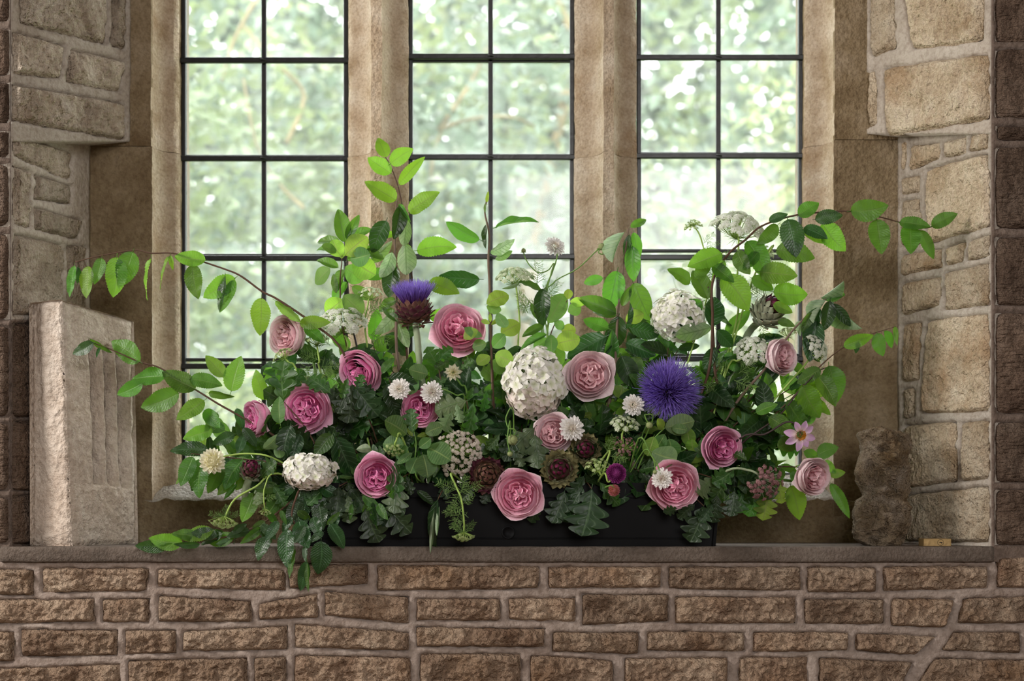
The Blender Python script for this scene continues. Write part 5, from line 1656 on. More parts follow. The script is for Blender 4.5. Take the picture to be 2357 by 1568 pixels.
branch('willow_leaf_branch', 'dark green narrow-leaved shoot left of the tall apple shoot', 'branch',
  [(798, 540), (798, 580), (800, 650), (815, 770)], 0.14, AP, 'ap',
  [(794, 558, 779, 481, 1.1), (799, 552, 822, 496, .8), (802, 550, 851, 524, 1.0), (784, 560, 724, 546, .8), (779, 575, 725, 568, .8), (779, 616, 730, 594, 1.0), (838, 578, 880, 590, 1.0), (800, 600, 850, 560, .9), (840, 640, 900, 622, 1.0), (800, 650, 760, 690, 1.0),
   (790, 620, 770, 665, 1.0), (810, 660, 860, 690, 1.0), (850, 600, 905, 570, .9, 180)], 'twig_dark')
branch('smoke_bush_sprig', 'round-leaved smoke bush sprig with red stalks above the white umbel', 'branch',
  [(787, 580), (787, 601), (783, 657), (790, 760)], 0.125, CT, 'ct_lime',
  [(785, 592, 765, 551, 1.1), (795, 588, 840, 545, 1.0), (812, 600, 864, 632, 1.1), (806, 597, 850, 584, 1.1, 0, 'ct'), (794, 614, 838, 645, 1.1, 0, 'ct'), (760, 618, 720, 650, 1.1, 0, 'ct'), (768, 630, 770, 674, .5, 20, 'ct'), (775, 580, 742, 566, .8, 0, 'ct'), (786, 595, 792, 572, .8),
   (790, 690, 748, 720, 1.1), (790, 680, 835, 720, 1.0, 0, 'ct')], 'twig', 0.001, 0.003)
# ---- centre
branch('apple_branch', 'apple shoot with half-folded leaves and a lime tip before the middle window', 'branch',
  [(1120, 461), (1116, 490), (1126, 541), (1124, 602), (1128, 674), (1130, 780)], 0.13, AP, 'ap',
  [(1104, 552, 1024, 517, 1.0, -50), (1141, 524, 1234, 493, .9, -40), (1119, 517, 1114, 571, .7, 40, 'ap_dark'), (1129, 582, 1189, 563, 1.1, 180), (1140, 596, 1180, 582, .9, 180), (1104, 643, 1010, 648, 1.0, -40, 'ap_dark'), (1194, 650, 1250, 656, 1.0, -30),
   (1120, 466, 1122, 445, .7, 0, 'ct_lime'), (1117, 490, 1116, 466, .4, 180), (1195, 652, 1160, 668, .5, 180)], 'twig_grey', 0.0018, 0.0045)
branch('smoke_bush_sprig', 'yellow-green smoke bush sprig beside the pink rose below the apple shoot', 'branch',
  [(1128, 745), (1130, 790), (1133, 850)], 0.06, CT, 'ct_lime',
  [(1120, 700, 1168, 674, 1.0), (1153, 769, 1196, 742, 1.05), (1128, 745, 1105, 735, .5), (1129, 742, 1128, 722, .5), (1131, 748, 1146, 735, .5), (1134, 800, 1160, 770, 1.0, 0, 'ct'), (1100, 760, 1065, 775, 1.0), (1128, 820, 1098, 838, 1.1), (1140, 815, 1180, 832, 1.0),
   (1120, 790, 1085, 800, 1.0, 0, 'ct'), (1110, 775, 1068, 760, .7, 180, 'ct'), (1132, 830, 1170, 856, 1.0, 0, 'ct'), (1120, 705, 1150, 715, .9, 180, 'ct'), (1145, 720, 1165, 760, .7, 180, 'ct')], 'twig', 0.001, 0.0025)
branch('smoke_bush_sprig', 'bright sprig of round leaves right of the white scabious stems', 'branch',
  [(1306, 690), (1295, 715), (1275, 750), (1262, 790), (1255, 840)], 0.10, CT, 'ct',
  [(1308, 689, 1309, 665, 1.1, 0, 'ct_lime'), (1312, 694, 1346, 696, .8, 0, 'ct_lime'), (1307, 718, 1338, 706, 1.2), (1292, 762, 1326, 758, 1.2, 0, 'ct_lime'), (1262, 744, 1300, 676, .8), (1250, 665, 1246, 742, 1.0, 0, 'ap_dark', AP), (1276, 740, 1298, 756, 1.0), (1276, 793, 1330, 780, 1.0, 0, 'ct_lime'),
   (1262, 780, 1228, 800, .9), (1258, 770, 1200, 795, .7, 0, 'ap', AP), (1250, 750, 1205, 770, .8, 0, 'ap', AP), (1268, 770, 1270, 810, .8), (1240, 735, 1222, 700, .8, 0, 'ap', AP)], 'twig', 0.001, 0.0025)
# ---- right of centre
branch('apple_branch', 'apple shoot with wilted top leaves standing before the second mullion', 'branch',
  [(1447, 526), (1435, 610), (1422, 728), (1418, 800), (1412, 880)], 0.11, AP, 'ap',
  [(1451, 523, 1490, 500, .9), (1437, 535, 1397, 604, .7, 140, 'ap', CU), (1449, 540, 1440, 602, .7, 30, 'ap_dark'), (1458, 535, 1471, 599, .9, 0), (1455, 567, 1458, 644, 1.0), (1421, 624, 1404, 710, 1.2, 0), (1388, 640, 1343, 652, 1.1, 0), (1458, 652, 1494, 733, 1.15, 0),
   (1419, 721, 1337, 684, .9, 0), (1419, 728, 1362, 709, 1.1, 0), (1401, 757, 1342, 733, 1.1, 0, 'hb', HB), (1425, 728, 1416, 802, 1.3, 0, 'ap_dark'), (1440, 760, 1458, 700, .6, 40, 'ap_dark'), (1395, 775, 1305, 822, 1.1, 0, 'ap_dark'), (1408, 795, 1365, 830, 1.0, 0, 'ap_dark'),
   (1430, 820, 1462, 890, 1.3, 0, 'ap_dark'), (1440, 790, 1510, 815, 1.2, 0, 'ap_dark'), (1450, 755, 1520, 770, 1.1, 0, 'ap_dark'), (1432, 705, 1450, 660, .9, 0), (1440, 740, 1480, 720, 1.0, 0, 'ct_lime', CT)], 'twig_grey', 0.002, 0.0055)
branch('apple_branch', 'apple shoot crossing in front of the white hydrangea under the second umbel', 'branch',
  [(1630, 660), (1637, 695), (1642, 780), (1645, 850), (1648, 920)], 0.085, AP, 'ap',
  [(1630, 689, 1598, 617, 1.2), (1616, 695, 1547, 740, 1.2), (1639, 753, 1540, 772, .8, 150), (1638, 752, 1652, 676, 1.3, 0, 'ap_dark'), (1600, 740, 1550, 762, .8, 0, 'ap_dark'), (1648, 800, 1620, 850, 1.1, 0, 'ap_dark'), (1650, 760, 1690, 800, 1.2, 0, 'ap_dark')], 'twig', 0.002, 0.005)
branch('hornbeam_branch', 'long hornbeam branch arching past the lace umbel towards the right stone reveal', 'branch',
  [(2146, 522), (2116, 524), (2027, 500), (1956, 487), (1887, 489), (1820, 498), (1752, 521), (1717, 551), (1674, 588), (1640, 650), (1640, 740), (1630, 860)], 0.07, HB, 'hb',
  [(1770, 509, 1814, 492, .9, 0, 'hb_dark'), (1838, 497, 1886, 466, 1.2), (1876, 505, 1941, 495, 1.0, 0, 'hb_dark'), (1958, 486, 2045, 472, 1.15, 0, 'hb'), (2018, 505, 2030, 585, 1.15), (2070, 512, 2142, 520, .9), (2094, 516, 2097, 584, 1.15, 0, 'hb'), (2118, 530, 2150, 597, .7, 20),
   (2144, 521, 2204, 491, 1.0), (1813, 505, 1833, 592, 1.15, 0, 'hb_dark'), (1893, 513, 1949, 576, 1.2, 0, 'hb_lime'), (1850, 524, 1905, 548, 1.0, 0, 'hb_dark'), (1850, 530, 1900, 560, 1.0, 0, 'hb_lime'), (1790, 518, 1745, 562, .9), (1662, 583, 1582, 613, 1.15, 0, 'hb_lime'), (1589, 652, 1538, 618, 1.15),
   (1664, 636, 1726, 714, 1.2, 0, 'hb_lime'), (1719, 555, 1775, 633, 1.1), (1696, 578, 1726, 630, 1.1), (1786, 576, 1878, 592, 1.05), (1749, 626, 1836, 635, 1.15, 0, 'hb_lime'), (1780, 672, 1862, 674, 1.2, 0, 'hb_lime'), (1730, 640, 1782, 668, 1.0), (1640, 610, 1690, 650, 1.0), (1668, 600, 1640, 640, .9, 0, 'hb_lime'),
   (1780, 700, 1825, 720, 1.0, 0, 'hb_lime'), (1745, 580, 1710, 620, .9), (1600, 640, 1640, 600, .9, 0, 'hb'), (1790, 740, 1830, 750, .9)], 'twig', 0.0011, 0.004)
branch('apple_branch', 'wilted apple shoot with curled silver-backed leaves at the right jamb', 'branch',
  [(1905, 684), (1843, 741), (1813, 776), (1760, 850), (1700, 920)], 0.09, CU, 'ap',
  [(1889, 686, 1948, 653, .8, 150), (1910, 690, 1948, 668, .9, 0, 'ap', AP), (1901, 691, 1862, 741, .8, 140), (1910, 693, 1901, 758, 1.1, 0, 'ap_dark', AP), (1917, 695, 1971, 763, .8, 160), (1915, 700, 1960, 750, .8, 0, 'ap_dark', AP), (1887, 709, 1848, 778, 1.0, 0, 'ap_dark', AP), (1850, 739, 1838, 772, 1.0, 150),
   (1880, 740, 1865, 830, 1.1, 0, 'ap_dark', AP), (1850, 770, 1895, 830, 1.0, 0, 'ap_dark', AP), (1870, 720, 1850, 760, 1.0, 0, 'ap', AP)], 'twig_grey', 0.002, 0.0045)
branch('hornbeam_branch', 'thin hornbeam twig with small crumpled leaves pointing at the right reveal', 'branch',
  [(2062, 752), (1996, 773), (1935, 804), (1881, 850), (1820, 920)], 0.05, HB, 'hb_lime',
  [(1942, 798, 2013, 771, .8), (1973, 788, 1971, 814, 1.0, 0, 'hb_dark'), (2019, 767, 2034, 820, 1.1, 20, 'hb'), (2036, 762, 2060, 800, .9, -20, 'hb'), (2060, 752, 2064, 790, .5, 30)], 'twig', 0.0007, 0.0025)
branch('hornbeam_branch', 'short hornbeam branch with large leaves around the lilac dahlia', 'branch',
  [(1905, 845), (1880, 858), (1840, 900), (1790, 960), (1720, 1010)], 0.045, HB, 'hb',
  [(1889, 850, 1834, 882, 1.1), (1908, 842, 1930, 932, 1.2, 0, 'hb'), (1880, 865, 1927, 933, 1.0, 0, 'hb_lime'), (1847, 888, 1891, 962, 1.2, 0, 'hb_lime'), (1812, 922, 1858, 982, 1.0), (1881, 1048, 1929, 1029, 1.3, 0, 'hb'), (1790, 1030, 1850, 1010, 1.1, 0, 'hb_lime'), (1770, 960, 1830, 1000, 1.1, 0, 'hb_lime'),
   (1820, 1118, 1843, 1198, 1.15, 0, 'hb_lime'), (1912, 1113, 1956, 1193, .55, 20, 'hb'), (1910, 1094, 1945, 1086, 1.2, 0, 'hb_lime'), (1900, 1060, 1925, 1090, 1.0, 0, 'hb_lime'), (1850, 1040, 1890, 1060, 1.0, 0, 'hb_lime'), (1825, 1085, 1830, 1115, 1.2, 0, 'hb'), (1740, 950, 1790, 930, 1.0, 0, 'hb_lime')], 'twig_dark', 0.001, 0.003, Yend=0.02)
branch('smoke_bush_sprig', 'low smoke bush sprig with blue-green round leaves beside the lace umbel', 'branch',
  [(951, 985), (958, 1023), (955, 1060), (960, 1100)], -0.055, CT, 'ct',
  [(936, 1000, 888, 967, 1.1), (951, 998, 945, 940, 1.0, 0, 'ok', OK), (979, 998, 1016, 980, 1.0), (930, 1025, 880, 1018, 1.1), (985, 1030, 1033, 1055, 1.15), (973, 1046, 986, 1095, 1.2), (961, 1053, 944, 1090, 1.1), (949, 1043, 915, 1066, .6), (955, 990, 958, 970, .7, 0, 'ct_lime'), (950, 1005, 938, 985, .6, 0, 'ct_lime'), (960, 1005, 985, 998, .5, 0, 'ct_lime'),
   (940, 1030, 905, 1050, 1.0), (965, 1030, 990, 1010, .9)], 'green_stem', 0.0012, 0.002)

# ---- oak sprays traced where they show
def spray(name, label, leaves, Y, mat, kind, twig='twig', grp='oak leaf sprays in the trough'):
    x, y = leaves[0][0], leaves[0][1]
    rt = root_pt(x)
    t = thing(name, rt, label, 'leaf spray', grp)
    b = P(x, y, Y)
    stem(t, [b, (b + rt) / 2 + Vector((0, -0.01, 0.03)), rt], 0.0013, 0.0025, MT[twig])
    for lf in leaves:
        lf = list(lf) + [None] * (8 - len(lf))
        leaf_px(t, lf[7] or kind, lf[6] or mat, *lf[:4], Y, lf[4] or 1.0, lf[5] or 0.0)
    return t
spray('oak_spray', 'silvery oak spray beside the scabious above the lace umbel', [(1074, 923, 1000, 948, 1.2, 180), (1040, 950, 1022, 995, 1.2, 180), (1090, 925, 1074, 1004, .7, 0, 'ok'), (1050, 930, 1062, 975, .8, 180), (1085, 940, 1062, 970, .8, 0)], -0.03, 'ok', OK)
spray('oak_spray', 'dark upright oak leaf between the two left deep pink roses', [(653, 925, 655, 830, 1.25, 0), (650, 900, 610, 850, .9, 0, 'hb_lime', OK), (700, 880, 760, 890, 1.0, 0), (760, 905, 712, 868, 1.2, 0), (660, 905, 700, 850, .9, 0, 'ok')], 0.02, 'ok', OK)
spray('oak_spray', 'dark oak spray spread below the deep pink rose with downturned face', [(810, 885, 800, 975, 1.2), (815, 890, 870, 955, 1.2), (805, 890, 775, 950, 1.0), (800, 870, 785, 915, .7, 0, 'ok'), (820, 905, 835, 862, .9, 0, 'ok'), (815, 880, 860, 905, .9)], -0.01, 'ok_dark', OK)
spray('oak_spray', 'large dark oak leaf hanging down the front of the black trough', [(1362, 1125, 1338, 1236, 1.35), (1335, 1130, 1290, 1200, 1.0), (1300, 1130, 1270, 1205, 1.1), (1380, 1110, 1425, 1165, .8, 0, 'ok'), (1345, 1095, 1310, 1150, 1.0), (1240, 1150, 1220, 1205, .9)], -0.045, 'ok_dark', OK)
spray('oak_spray', 'oak spray hanging over the right end of the black trough', [(1620, 1165, 1588, 1248, 1.2), (1650, 1140, 1640, 1205, 1.1), (1600, 1160, 1560, 1195, 1.0), (1690, 1130, 1680, 1190, 1.2), (1640, 1160, 1612, 1200, 1.1), (1670, 1110, 1640, 1160, 1.2, 0, 'ok'), (1560, 1170, 1530, 1178, .9)], -0.05, 'ok_dark', OK)
spray('oak_spray', 'bright oak leaves backlit under the wine coloured umbel', [(1740, 1120, 1725, 1190, 1.2, 0, 'ok'), (1770, 1130, 1760, 1195, 1.2, 0, 'ct_lime'), (1710, 1120, 1690, 1180, 1.2, 0), (1790, 1100, 1800, 1160, 1.0, 0, 'ct_lime'), (1740, 1090, 1780, 1150, 1.2), (1700, 1080, 1660, 1130, 1.3, 0, 'ok_dark'), (1760, 1080, 1700, 1120, 1.2)], 0.02, 'ok', OK)
spray('oak_spray', 'olive oak leaves hanging below the low pink rose at the left', [(925, 1100, 905, 1182, 1.1, 180), (912, 1060, 908, 1150, .7, 0, 'ok'), (935, 1095, 945, 1140, .8), (800, 1140, 815, 1185, 1.0, 180, 'ok_dark'), (860, 1150, 868, 1210, 1.0, 0, 'ok_dark'), (890, 1160, 940, 1225, 1.2, 0, 'ok_dark'), (840, 1170, 870, 1250, 1.2, 0, 'ok_dark')], -0.05, 'ok_dark', OK)
spray('oak_spray', 'olive oak leaves hanging behind the scabious pods in the centre', [(1230, 985, 1175, 1045, 1.2, 180), (1232, 1000, 1238, 1080, 1.2, 180), (1150, 1000, 1120, 1035, 1.0, 0, 'ok'), (1190, 1000, 1160, 1060, 1.0, 0), (1185, 1030, 1205, 1075, .9, 180)], -0.02, 'ok_dark', OK)
spray('oak_spray', 'light green oak leaves around the little cream dahlia', [(1010, 850, 985, 800, 1.1, 0), (1000, 830, 1040, 800, 1.0), (1030, 870, 985, 890, 1.1), (1060, 850, 1090, 830, 1.0, 0, 'ok'), (1010, 880, 1030, 920, 1.0, 0), (1035, 830, 1000, 850, .9), (1120, 900, 1110, 950, .7, 0), (1090, 890, 1075, 920, .8)], 0.03, 'ok', OK)
spray('hornbeam_spray', 'wilted hornbeam leaves hanging under the low left pink rose', [(835, 1140, 875, 1170, .9), (850, 1165, 860, 1225, .8, 30), (870, 1160, 892, 1195, .8), (845, 1155, 835, 1200, .6), (810, 1160, 805, 1200, .5), (868, 1185, 875, 1232, .7)], -0.055, 'hb', HB)
spray('willow_leaf_spray', 'long folded grey leaf hanging down the trough beside the upside-down umbel', [(1008, 1150, 991, 1273, .5, 20, 'ap_dark', AP), (1000, 1165, 990, 1272, .22, 170, 'ap', AP), (1012, 1165, 1001, 1240, .25, 170, 'ap', AP), (960, 1130, 1000, 1160, .8)], -0.05, 'ap_dark', AP)
spray('apple_spray', 'dark glossy apple leaves below the big deep pink rose', [(773, 1007, 815, 1098, 1.2), (765, 1000, 725, 1045, 1.3, 0, 'ap'), (668, 980, 650, 1050, 1.2, 0), (690, 1000, 672, 1052, 1.2), (640, 1000, 610, 1045, 1.2, 180, 'ct', AP), (640, 1020, 645, 1062, 1.1, 180, 'ct', AP), (645, 975, 635, 915, 1.2, 0, 'ct', AP), (870, 990, 905, 1005, 1.0), (820, 1035, 860, 1030, .9, 180, 'ap')], -0.02, 'ap_dark', AP)
spray('apple_spray', 'dark leaves beside the scabious left of the hidden rose', [(895, 870, 965, 885, 1.0, 0), (890, 885, 920, 950, 1.2), (880, 860, 905, 820, 1.0, 0, 'ap'), (940, 850, 985, 860, 1.1, 0, 'ct', CT), (960, 870, 935, 905, 1.0, 0, 'ct', CT), (900, 920, 925, 980, 1.1), (870, 950, 915, 975, .9)], 0.02, 'ap_dark', AP)
spray('smoke_bush_sprig', 'smoke bush leaves under the big purple artichoke flower', [(1530, 985, 1595, 972, .9, 180), (1530, 1000, 1510, 1035, 1.0), (1540, 1010, 1550, 1055, 1.2), (1500, 1040, 1560, 1062, 1.1, 180), (1545, 985, 1580, 990, .8), (1525, 990, 1515, 965, .8, 0, 'ct_lime'), (1505, 1005, 1490, 1050, 1.0, 0, 'ct_lime')], -0.02, 'ct', CT, 'green_stem', 'leafy branches in the trough')
spray('oak_spray', 'shadowed oak leaves right of the pink rose beside the long stem', [(1640, 1100, 1600, 1140, 1.3, 180), (1660, 1095, 1640, 1135, 1.2, 180), (1690, 1080, 1640, 1110, 1.2), (1720, 1060, 1690, 1040, 1.0)], -0.03, 'ok', OK)

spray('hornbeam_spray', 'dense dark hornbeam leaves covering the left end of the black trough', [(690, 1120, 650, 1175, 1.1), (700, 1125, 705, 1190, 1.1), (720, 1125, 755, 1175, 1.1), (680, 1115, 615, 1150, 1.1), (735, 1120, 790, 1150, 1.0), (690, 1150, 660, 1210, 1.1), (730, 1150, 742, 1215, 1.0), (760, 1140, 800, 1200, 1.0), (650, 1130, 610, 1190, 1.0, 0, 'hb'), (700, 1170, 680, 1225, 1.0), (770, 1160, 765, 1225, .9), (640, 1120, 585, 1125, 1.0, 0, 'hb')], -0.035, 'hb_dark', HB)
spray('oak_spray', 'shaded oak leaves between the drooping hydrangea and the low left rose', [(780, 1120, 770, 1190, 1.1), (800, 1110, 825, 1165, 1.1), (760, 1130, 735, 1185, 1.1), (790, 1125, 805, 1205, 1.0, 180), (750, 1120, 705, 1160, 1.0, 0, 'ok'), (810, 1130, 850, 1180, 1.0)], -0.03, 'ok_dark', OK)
spray('oak_spray', 'light oak leaf beside the small wine artichoke bud', [(600, 1100, 635, 1065, 1.3, 0, 'ok'), (610, 1110, 640, 1150, 1.2, 0, 'ok'), (630, 1120, 655, 1165, 1.0, 0, 'ok'), (590, 1120, 600, 1165, 1.0, 180)], -0.045, 'ok', OK)
spray('oak_spray', 'dark oak leaves hanging under the brown artichoke beside the middle rose', [(1130, 1120, 1110, 1160, 1.0), (1095, 1115, 1060, 1150, 1.0), (1155, 1120, 1150, 1165, .9), (1010, 1110, 1030, 1150, 1.0)], -0.02, 'ok_dark', OK)

# ---- leaf fill that packs the trough: short sprigs between the flowers
MASS = [(440, 1070), (520, 950), (610, 860), (720, 800), (860, 780), (1000, 780), (1130, 790), (1300, 780), (1420, 760), (1560, 780), (1700, 740), (1800, 800), (1880, 900), (1890, 1060), (1800, 1130), (1640, 1150), (1560, 1130), (950, 1115), (900, 1150), (620, 1150), (540, 1110)]
def in_poly(x, y, poly):
    c = False; j = len(poly) - 1
    for i in range(len(poly)):
        (xi, yi), (xj, yj) = poly[i], poly[j]
        if (yi > y) != (yj > y) and x < (xj - xi) * (y - yi) / (yj - yi) + xi: c = not c
        j = i
    return c
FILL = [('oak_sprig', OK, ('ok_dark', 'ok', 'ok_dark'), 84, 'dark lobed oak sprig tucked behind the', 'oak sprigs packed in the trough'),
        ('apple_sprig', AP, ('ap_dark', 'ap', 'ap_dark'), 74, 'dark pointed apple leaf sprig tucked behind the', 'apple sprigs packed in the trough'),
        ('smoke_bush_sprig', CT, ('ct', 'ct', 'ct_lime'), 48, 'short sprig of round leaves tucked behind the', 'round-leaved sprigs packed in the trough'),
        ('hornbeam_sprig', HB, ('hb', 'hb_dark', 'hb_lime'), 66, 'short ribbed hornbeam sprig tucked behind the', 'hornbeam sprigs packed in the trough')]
rf = random.Random(77)
ANCHOR = [(660, 772, 'pale upper left rose'), (828, 856, 'downturned deep pink rose'), (706, 941, 'large open deep pink rose'), (586, 963, 'side-turned pink rose at the left'), (1056, 758, 'wide ruffled rose by the artichoke'),
          (1357, 864, 'pale rose with pointed petals'), (967, 940, 'half hidden deep pink rose'), (867, 1098, 'low left pink rose'), (1194, 1138, 'rose at the trough middle'), (1274, 997, 'small blush rose'),
          (1662, 1030, 'pink rose above the wine umbel'), (1553, 1118, 'low rose carrying a scabious'), (1800, 822, 'pale rose under the green artichoke'), (1872, 1098, 'pale rose below the lilac dahlia'),
          (1229, 883, 'largest white hydrangea'), (1562, 728, 'creamy hydrangea at the apple leaves'), (713, 1086, 'drooping blush hydrangea'), (954, 716, 'upright purple artichoke'), (1536, 905, 'violet artichoke burst'),
          (577, 1084, 'small wine artichoke bud'), (1122, 1094, 'brown artichoke facing out'), (1288, 1080, 'olive spiky artichoke'), (1457, 933, 'scabious by the violet burst'), (1043, 858, 'little cream dahlia'),
          (489, 1062, 'white ball dahlia'), (1418, 1090, 'purple pompon dahlia'), (1842, 1001, 'lilac single dahlia'), (1056, 1040, 'round blush umbel'), (1730, 794, 'lace umbel by the pale right rose'), (1770, 1122, 'drooping wine umbel'),
          (922, 896, 'scabious left of the hidden rose'), (783, 712, 'broad white lace umbel'), (1440, 1010, 'small brown umbel'), (1700, 930, 'feathery leaves right of the violet burst')]
def fill_sprig(spec, tx, ty, Y, nl):
    name, kind, mats, L, label, grp = spec
    rt = root_pt(tx, rf)
    near = min(ANCHOR, key=lambda q: (q[0] - tx) ** 2 + (q[1] - ty) ** 2)
    t = thing(name, rt, label + ' ' + near[2], 'leaf sprig', grp)
    tip = P(tx, ty, Y)
    mid = (rt + tip) / 2 + Vector((rf.uniform(-.03, .03), rf.uniform(-.01, .03), 0.03))
    pts = smooth_path([rt, mid, tip], 6)
    v, f = tube_vf(pts, [0.0025 - 0.0013 * i / (len(pts) - 1) for i in range(len(pts))], 5)
    wobj('stem', v, f, MT['twig' if kind != CT else 'green_stem'], t)
    for i in range(nl):
        k = len(pts) - 1 - int((i / nl) * len(pts) * 0.62)
        b = pts[k]
        ax = (pts[k] - pts[max(0, k - 1)]).normalized()
        a = rf.uniform(0, 6.283)
        out = Vector((math.cos(a), rf.uniform(-.75, .15), math.sin(a) * 0.8 - 0.1))
        d = (out + ax * rf.uniform(0.1, 0.8)).normalized()
        nrm = Vector((rf.uniform(-.5, .5), -0.9, rf.uniform(0.0, 0.9)))
        frac = ty / 1568
        mt = rf.choice(mats)
        leaf_vec(t, kind, mt, b, d, nrm, M(L * rf.uniform(0.65, 1.15), Y), rf.uniform(0.9, 1.2), rf.uniform(-35, 35), rf.randrange(NVAR))
cells = []
for gy in range(770, 1150, 52):
    for gx in range(440, 1900, 62):
        x, y = gx + rf.uniform(-26, 26) + (31 if (gy // 52) % 2 else 0), gy + rf.uniform(-22, 22)
        if in_poly(x, y, MASS): cells.append((x, y))
for (x, y) in cells:
    r_ = rf.random()
    edge = x < 620 or x > 1780
    if edge: sp = FILL[3] if r_ < 0.6 else FILL[2]
    elif y > 1000: sp = FILL[0] if r_ < 0.6 else (FILL[1] if r_ < 0.85 else FILL[2])
    else: sp = FILL[1] if r_ < 0.34 else (FILL[0] if r_ < 0.64 else (FILL[2] if r_ < 0.86 else FILL[3]))
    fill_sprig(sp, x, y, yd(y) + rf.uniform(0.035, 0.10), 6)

for gy in range(870, 1110, 60):          # a deeper layer
    for gx in range(620, 1800, 74):
        x, y = gx + rf.uniform(-30, 30), gy + rf.uniform(-25, 25)
        if in_poly(x, y, MASS): fill_sprig(FILL[0] if rf.random() < 0.5 else FILL[1], x, y, yd(y) + rf.uniform(0.12, 0.17), 5)

# ================================================================== FLOWERS
D = dirpx
rose('pale pink rose at the upper left edge beside the window came, face turned left', 660, 772, 46, D(-0.55, -0.02, 0.8), 'pale', 1, 1.25)
rose('deep pink rose with face turned down above the oak leaves', 828, 856, 50, D(-0.42, -0.42, 0.8), 'deep', 2, 1.15)
rose('large open deep pink rose facing straight out at the left', 706, 941, 54, D(-0.10, -0.08, 1.0), 'deep', 3, 0.95)
rose('pink rose seen from the side left of the large open deep pink rose', 586, 963, 40, D(-0.78, -0.10, 0.6), 'deep', 4, 1.3)
rose('wide open ruffled pink rose right of the tall purple artichoke flower', 1056, 758, 58, D(0.10, 0.28, 0.95), 'pink', 5, 0.9)
rose('pale pink rose with pointed outer petals beside the large white hydrangea', 1357, 864, 54, D(-0.06, 0.02, 1.0), 'pale', 6, 1.0, -0.01)
rose('deep pink rose half hidden behind white scabious and an oak leaf', 967, 940, 44, D(0.12, -0.10, 1.0), 'deep', 7, 1.0)
rose('pink rose low at the left front of the trough', 867, 1098, 48, D(0.02, -0.12, 1.0), 'deep', 8, 1.1, -0.02)
rose('pink rose with pointed petals hanging at the middle of the trough front', 1194, 1138, 53, D(-0.02, -0.12, 1.0), 'pink', 9, 0.95, -0.02)
rose('small blush rose behind the fluffy white scabious in the centre', 1274, 997, 44, D(-0.08, 0.0, 1.0), 'pale', 10, 1.0)
rose('pink rose at the right with face turned right, above the wine umbel stem', 1662, 1030, 45, D(0.26, -0.16, 0.95), 'deep', 11, 1.15)
rose('pink rose low at the right front with a white scabious on it', 1553, 1118, 53, D(0.02, -0.16, 1.0), 'pink', 12, 1.0, -0.02)
rose('pale pink rose under the unopened artichoke, face turned right', 1800, 822, 40, D(0.55, -0.02, 0.8), 'pale', 13, 1.25)
rose('pale pink rose at the right end below the lilac dahlia', 1872, 1098, 42, D(0.42, -0.16, 0.88), 'pale', 14, 1.25, 0.02)

hydrangea('largest white hydrangea head, upright in the middle of the trough', 1229, 883, 74, 86, 230, 16, 1, True, -0.01)
hydrangea('creamy white hydrangea behind the apple leaves at the upper right', 1562, 728, 68, 60, 190, 13, 2)
hydrangea('drooping blush-white hydrangea low at the left of the trough', 713, 1086, 64, 44, 170, 12.5, 3, True, -0.03)

artichoke('brown artichoke in purple flower standing upright beside the apple shoot', 954, 716, 43, D(-0.06, 0.96, 0.28), 70, ['brown', 'purple', 'brown'], 1, 0.95, 0.55, 0.58, 0.0, 0.55,
          dict(n=1200, spread=0.62, length=1.25, z0=0.35, base_r=0.52), 0.008, [P(962, 790, 0.11), P(968, 850, 0.10)], name='artichoke_flower')
artichoke('artichoke with a big violet flower burst facing out', 1536, 905, 46, D(0.06, 0.18, 0.98), 46, ['olive', 'olive', 'brown'], 2, 0.9, 0.5, 0.5, 0.02, 0.45,
          dict(n=2300, spread=1.28, length=1.30, z0=0.30, base_r=0.45), name='artichoke_flower')
artichoke('unopened grey-green artichoke with wine tip above the pale right rose', 1768, 718, 41, D(0.55, 0.62, 0.5), 66, ['green', 'green', 'green', 'wine'], 3, 1.05, 0.30, 0.66)
artichoke('small dark wine artichoke bud beside the white ball dahlia', 577, 1084, 27, D(0.25, 0.75, 0.6), 44, ['wine', 'purple', 'green'][::-1], 4, 1.1, 0.3, 0.64, -0.02)
artichoke('brown artichoke facing out right of the round lace umbel', 1122, 1094, 40, D(0.0, 0.06, 1.0), 74, ['brown', 'purple', 'brown'], 5, 0.8, 0.8, 0.62, -0.01)
artichoke('olive artichoke with spiky scales below the small blush rose', 1288, 1080, 41, D(-0.05, -0.06, 1.0), 62, ['olive', 'olive', 'olive', 'wine'], 6, 0.75, 1.15, 0.60, -0.01)
artichoke('olive artichoke tucked behind the fluffy white scabious', 1348, 1034, 36, D(0.05, 0.12, 1.0), 58, ['olive', 'olive', 'olive', 'wine'], 7, 0.8, 1.05, 0.58, 0.01)

scabious('white scabious left of the half hidden rose', 920, 896, 25, D(-0.05, 0.15, 1), 1, dY=-0.065)
scabious('white scabious resting on top of the half hidden rose', 994, 903, 26, D(0.05, 0.05, 1), 2, [(1015, 895, 0.0), (1050, 910, 0.01), (1070, 930, 0.03)], -0.06)
scabious('white scabious beside the violet artichoke burst', 1457, 933, 25, D(0.0, 0.05, 1), 3)
scabious('fluffy white scabious overlapping the small blush rose', 1316, 987, 29, D(0.05, 0.0, 1), 4, dY=-0.06)
scabious('white scabious lying on the low right pink rose', 1524, 1102, 24, D(-0.1, 0.1, 1), 5, [(1515, 1075, 0.0), (1500, 1050, 0.01), (1470, 1010, 0.02)], -0.075)
scabious('white scabious on a tall thin stem before the middle window', 1277, 568, 25, D(0.30, 0.35, 0.8), 6, [(1283, 588, 0.004), (1270, 630, 0), (1256, 668, 0), (1250, 760, 0)])
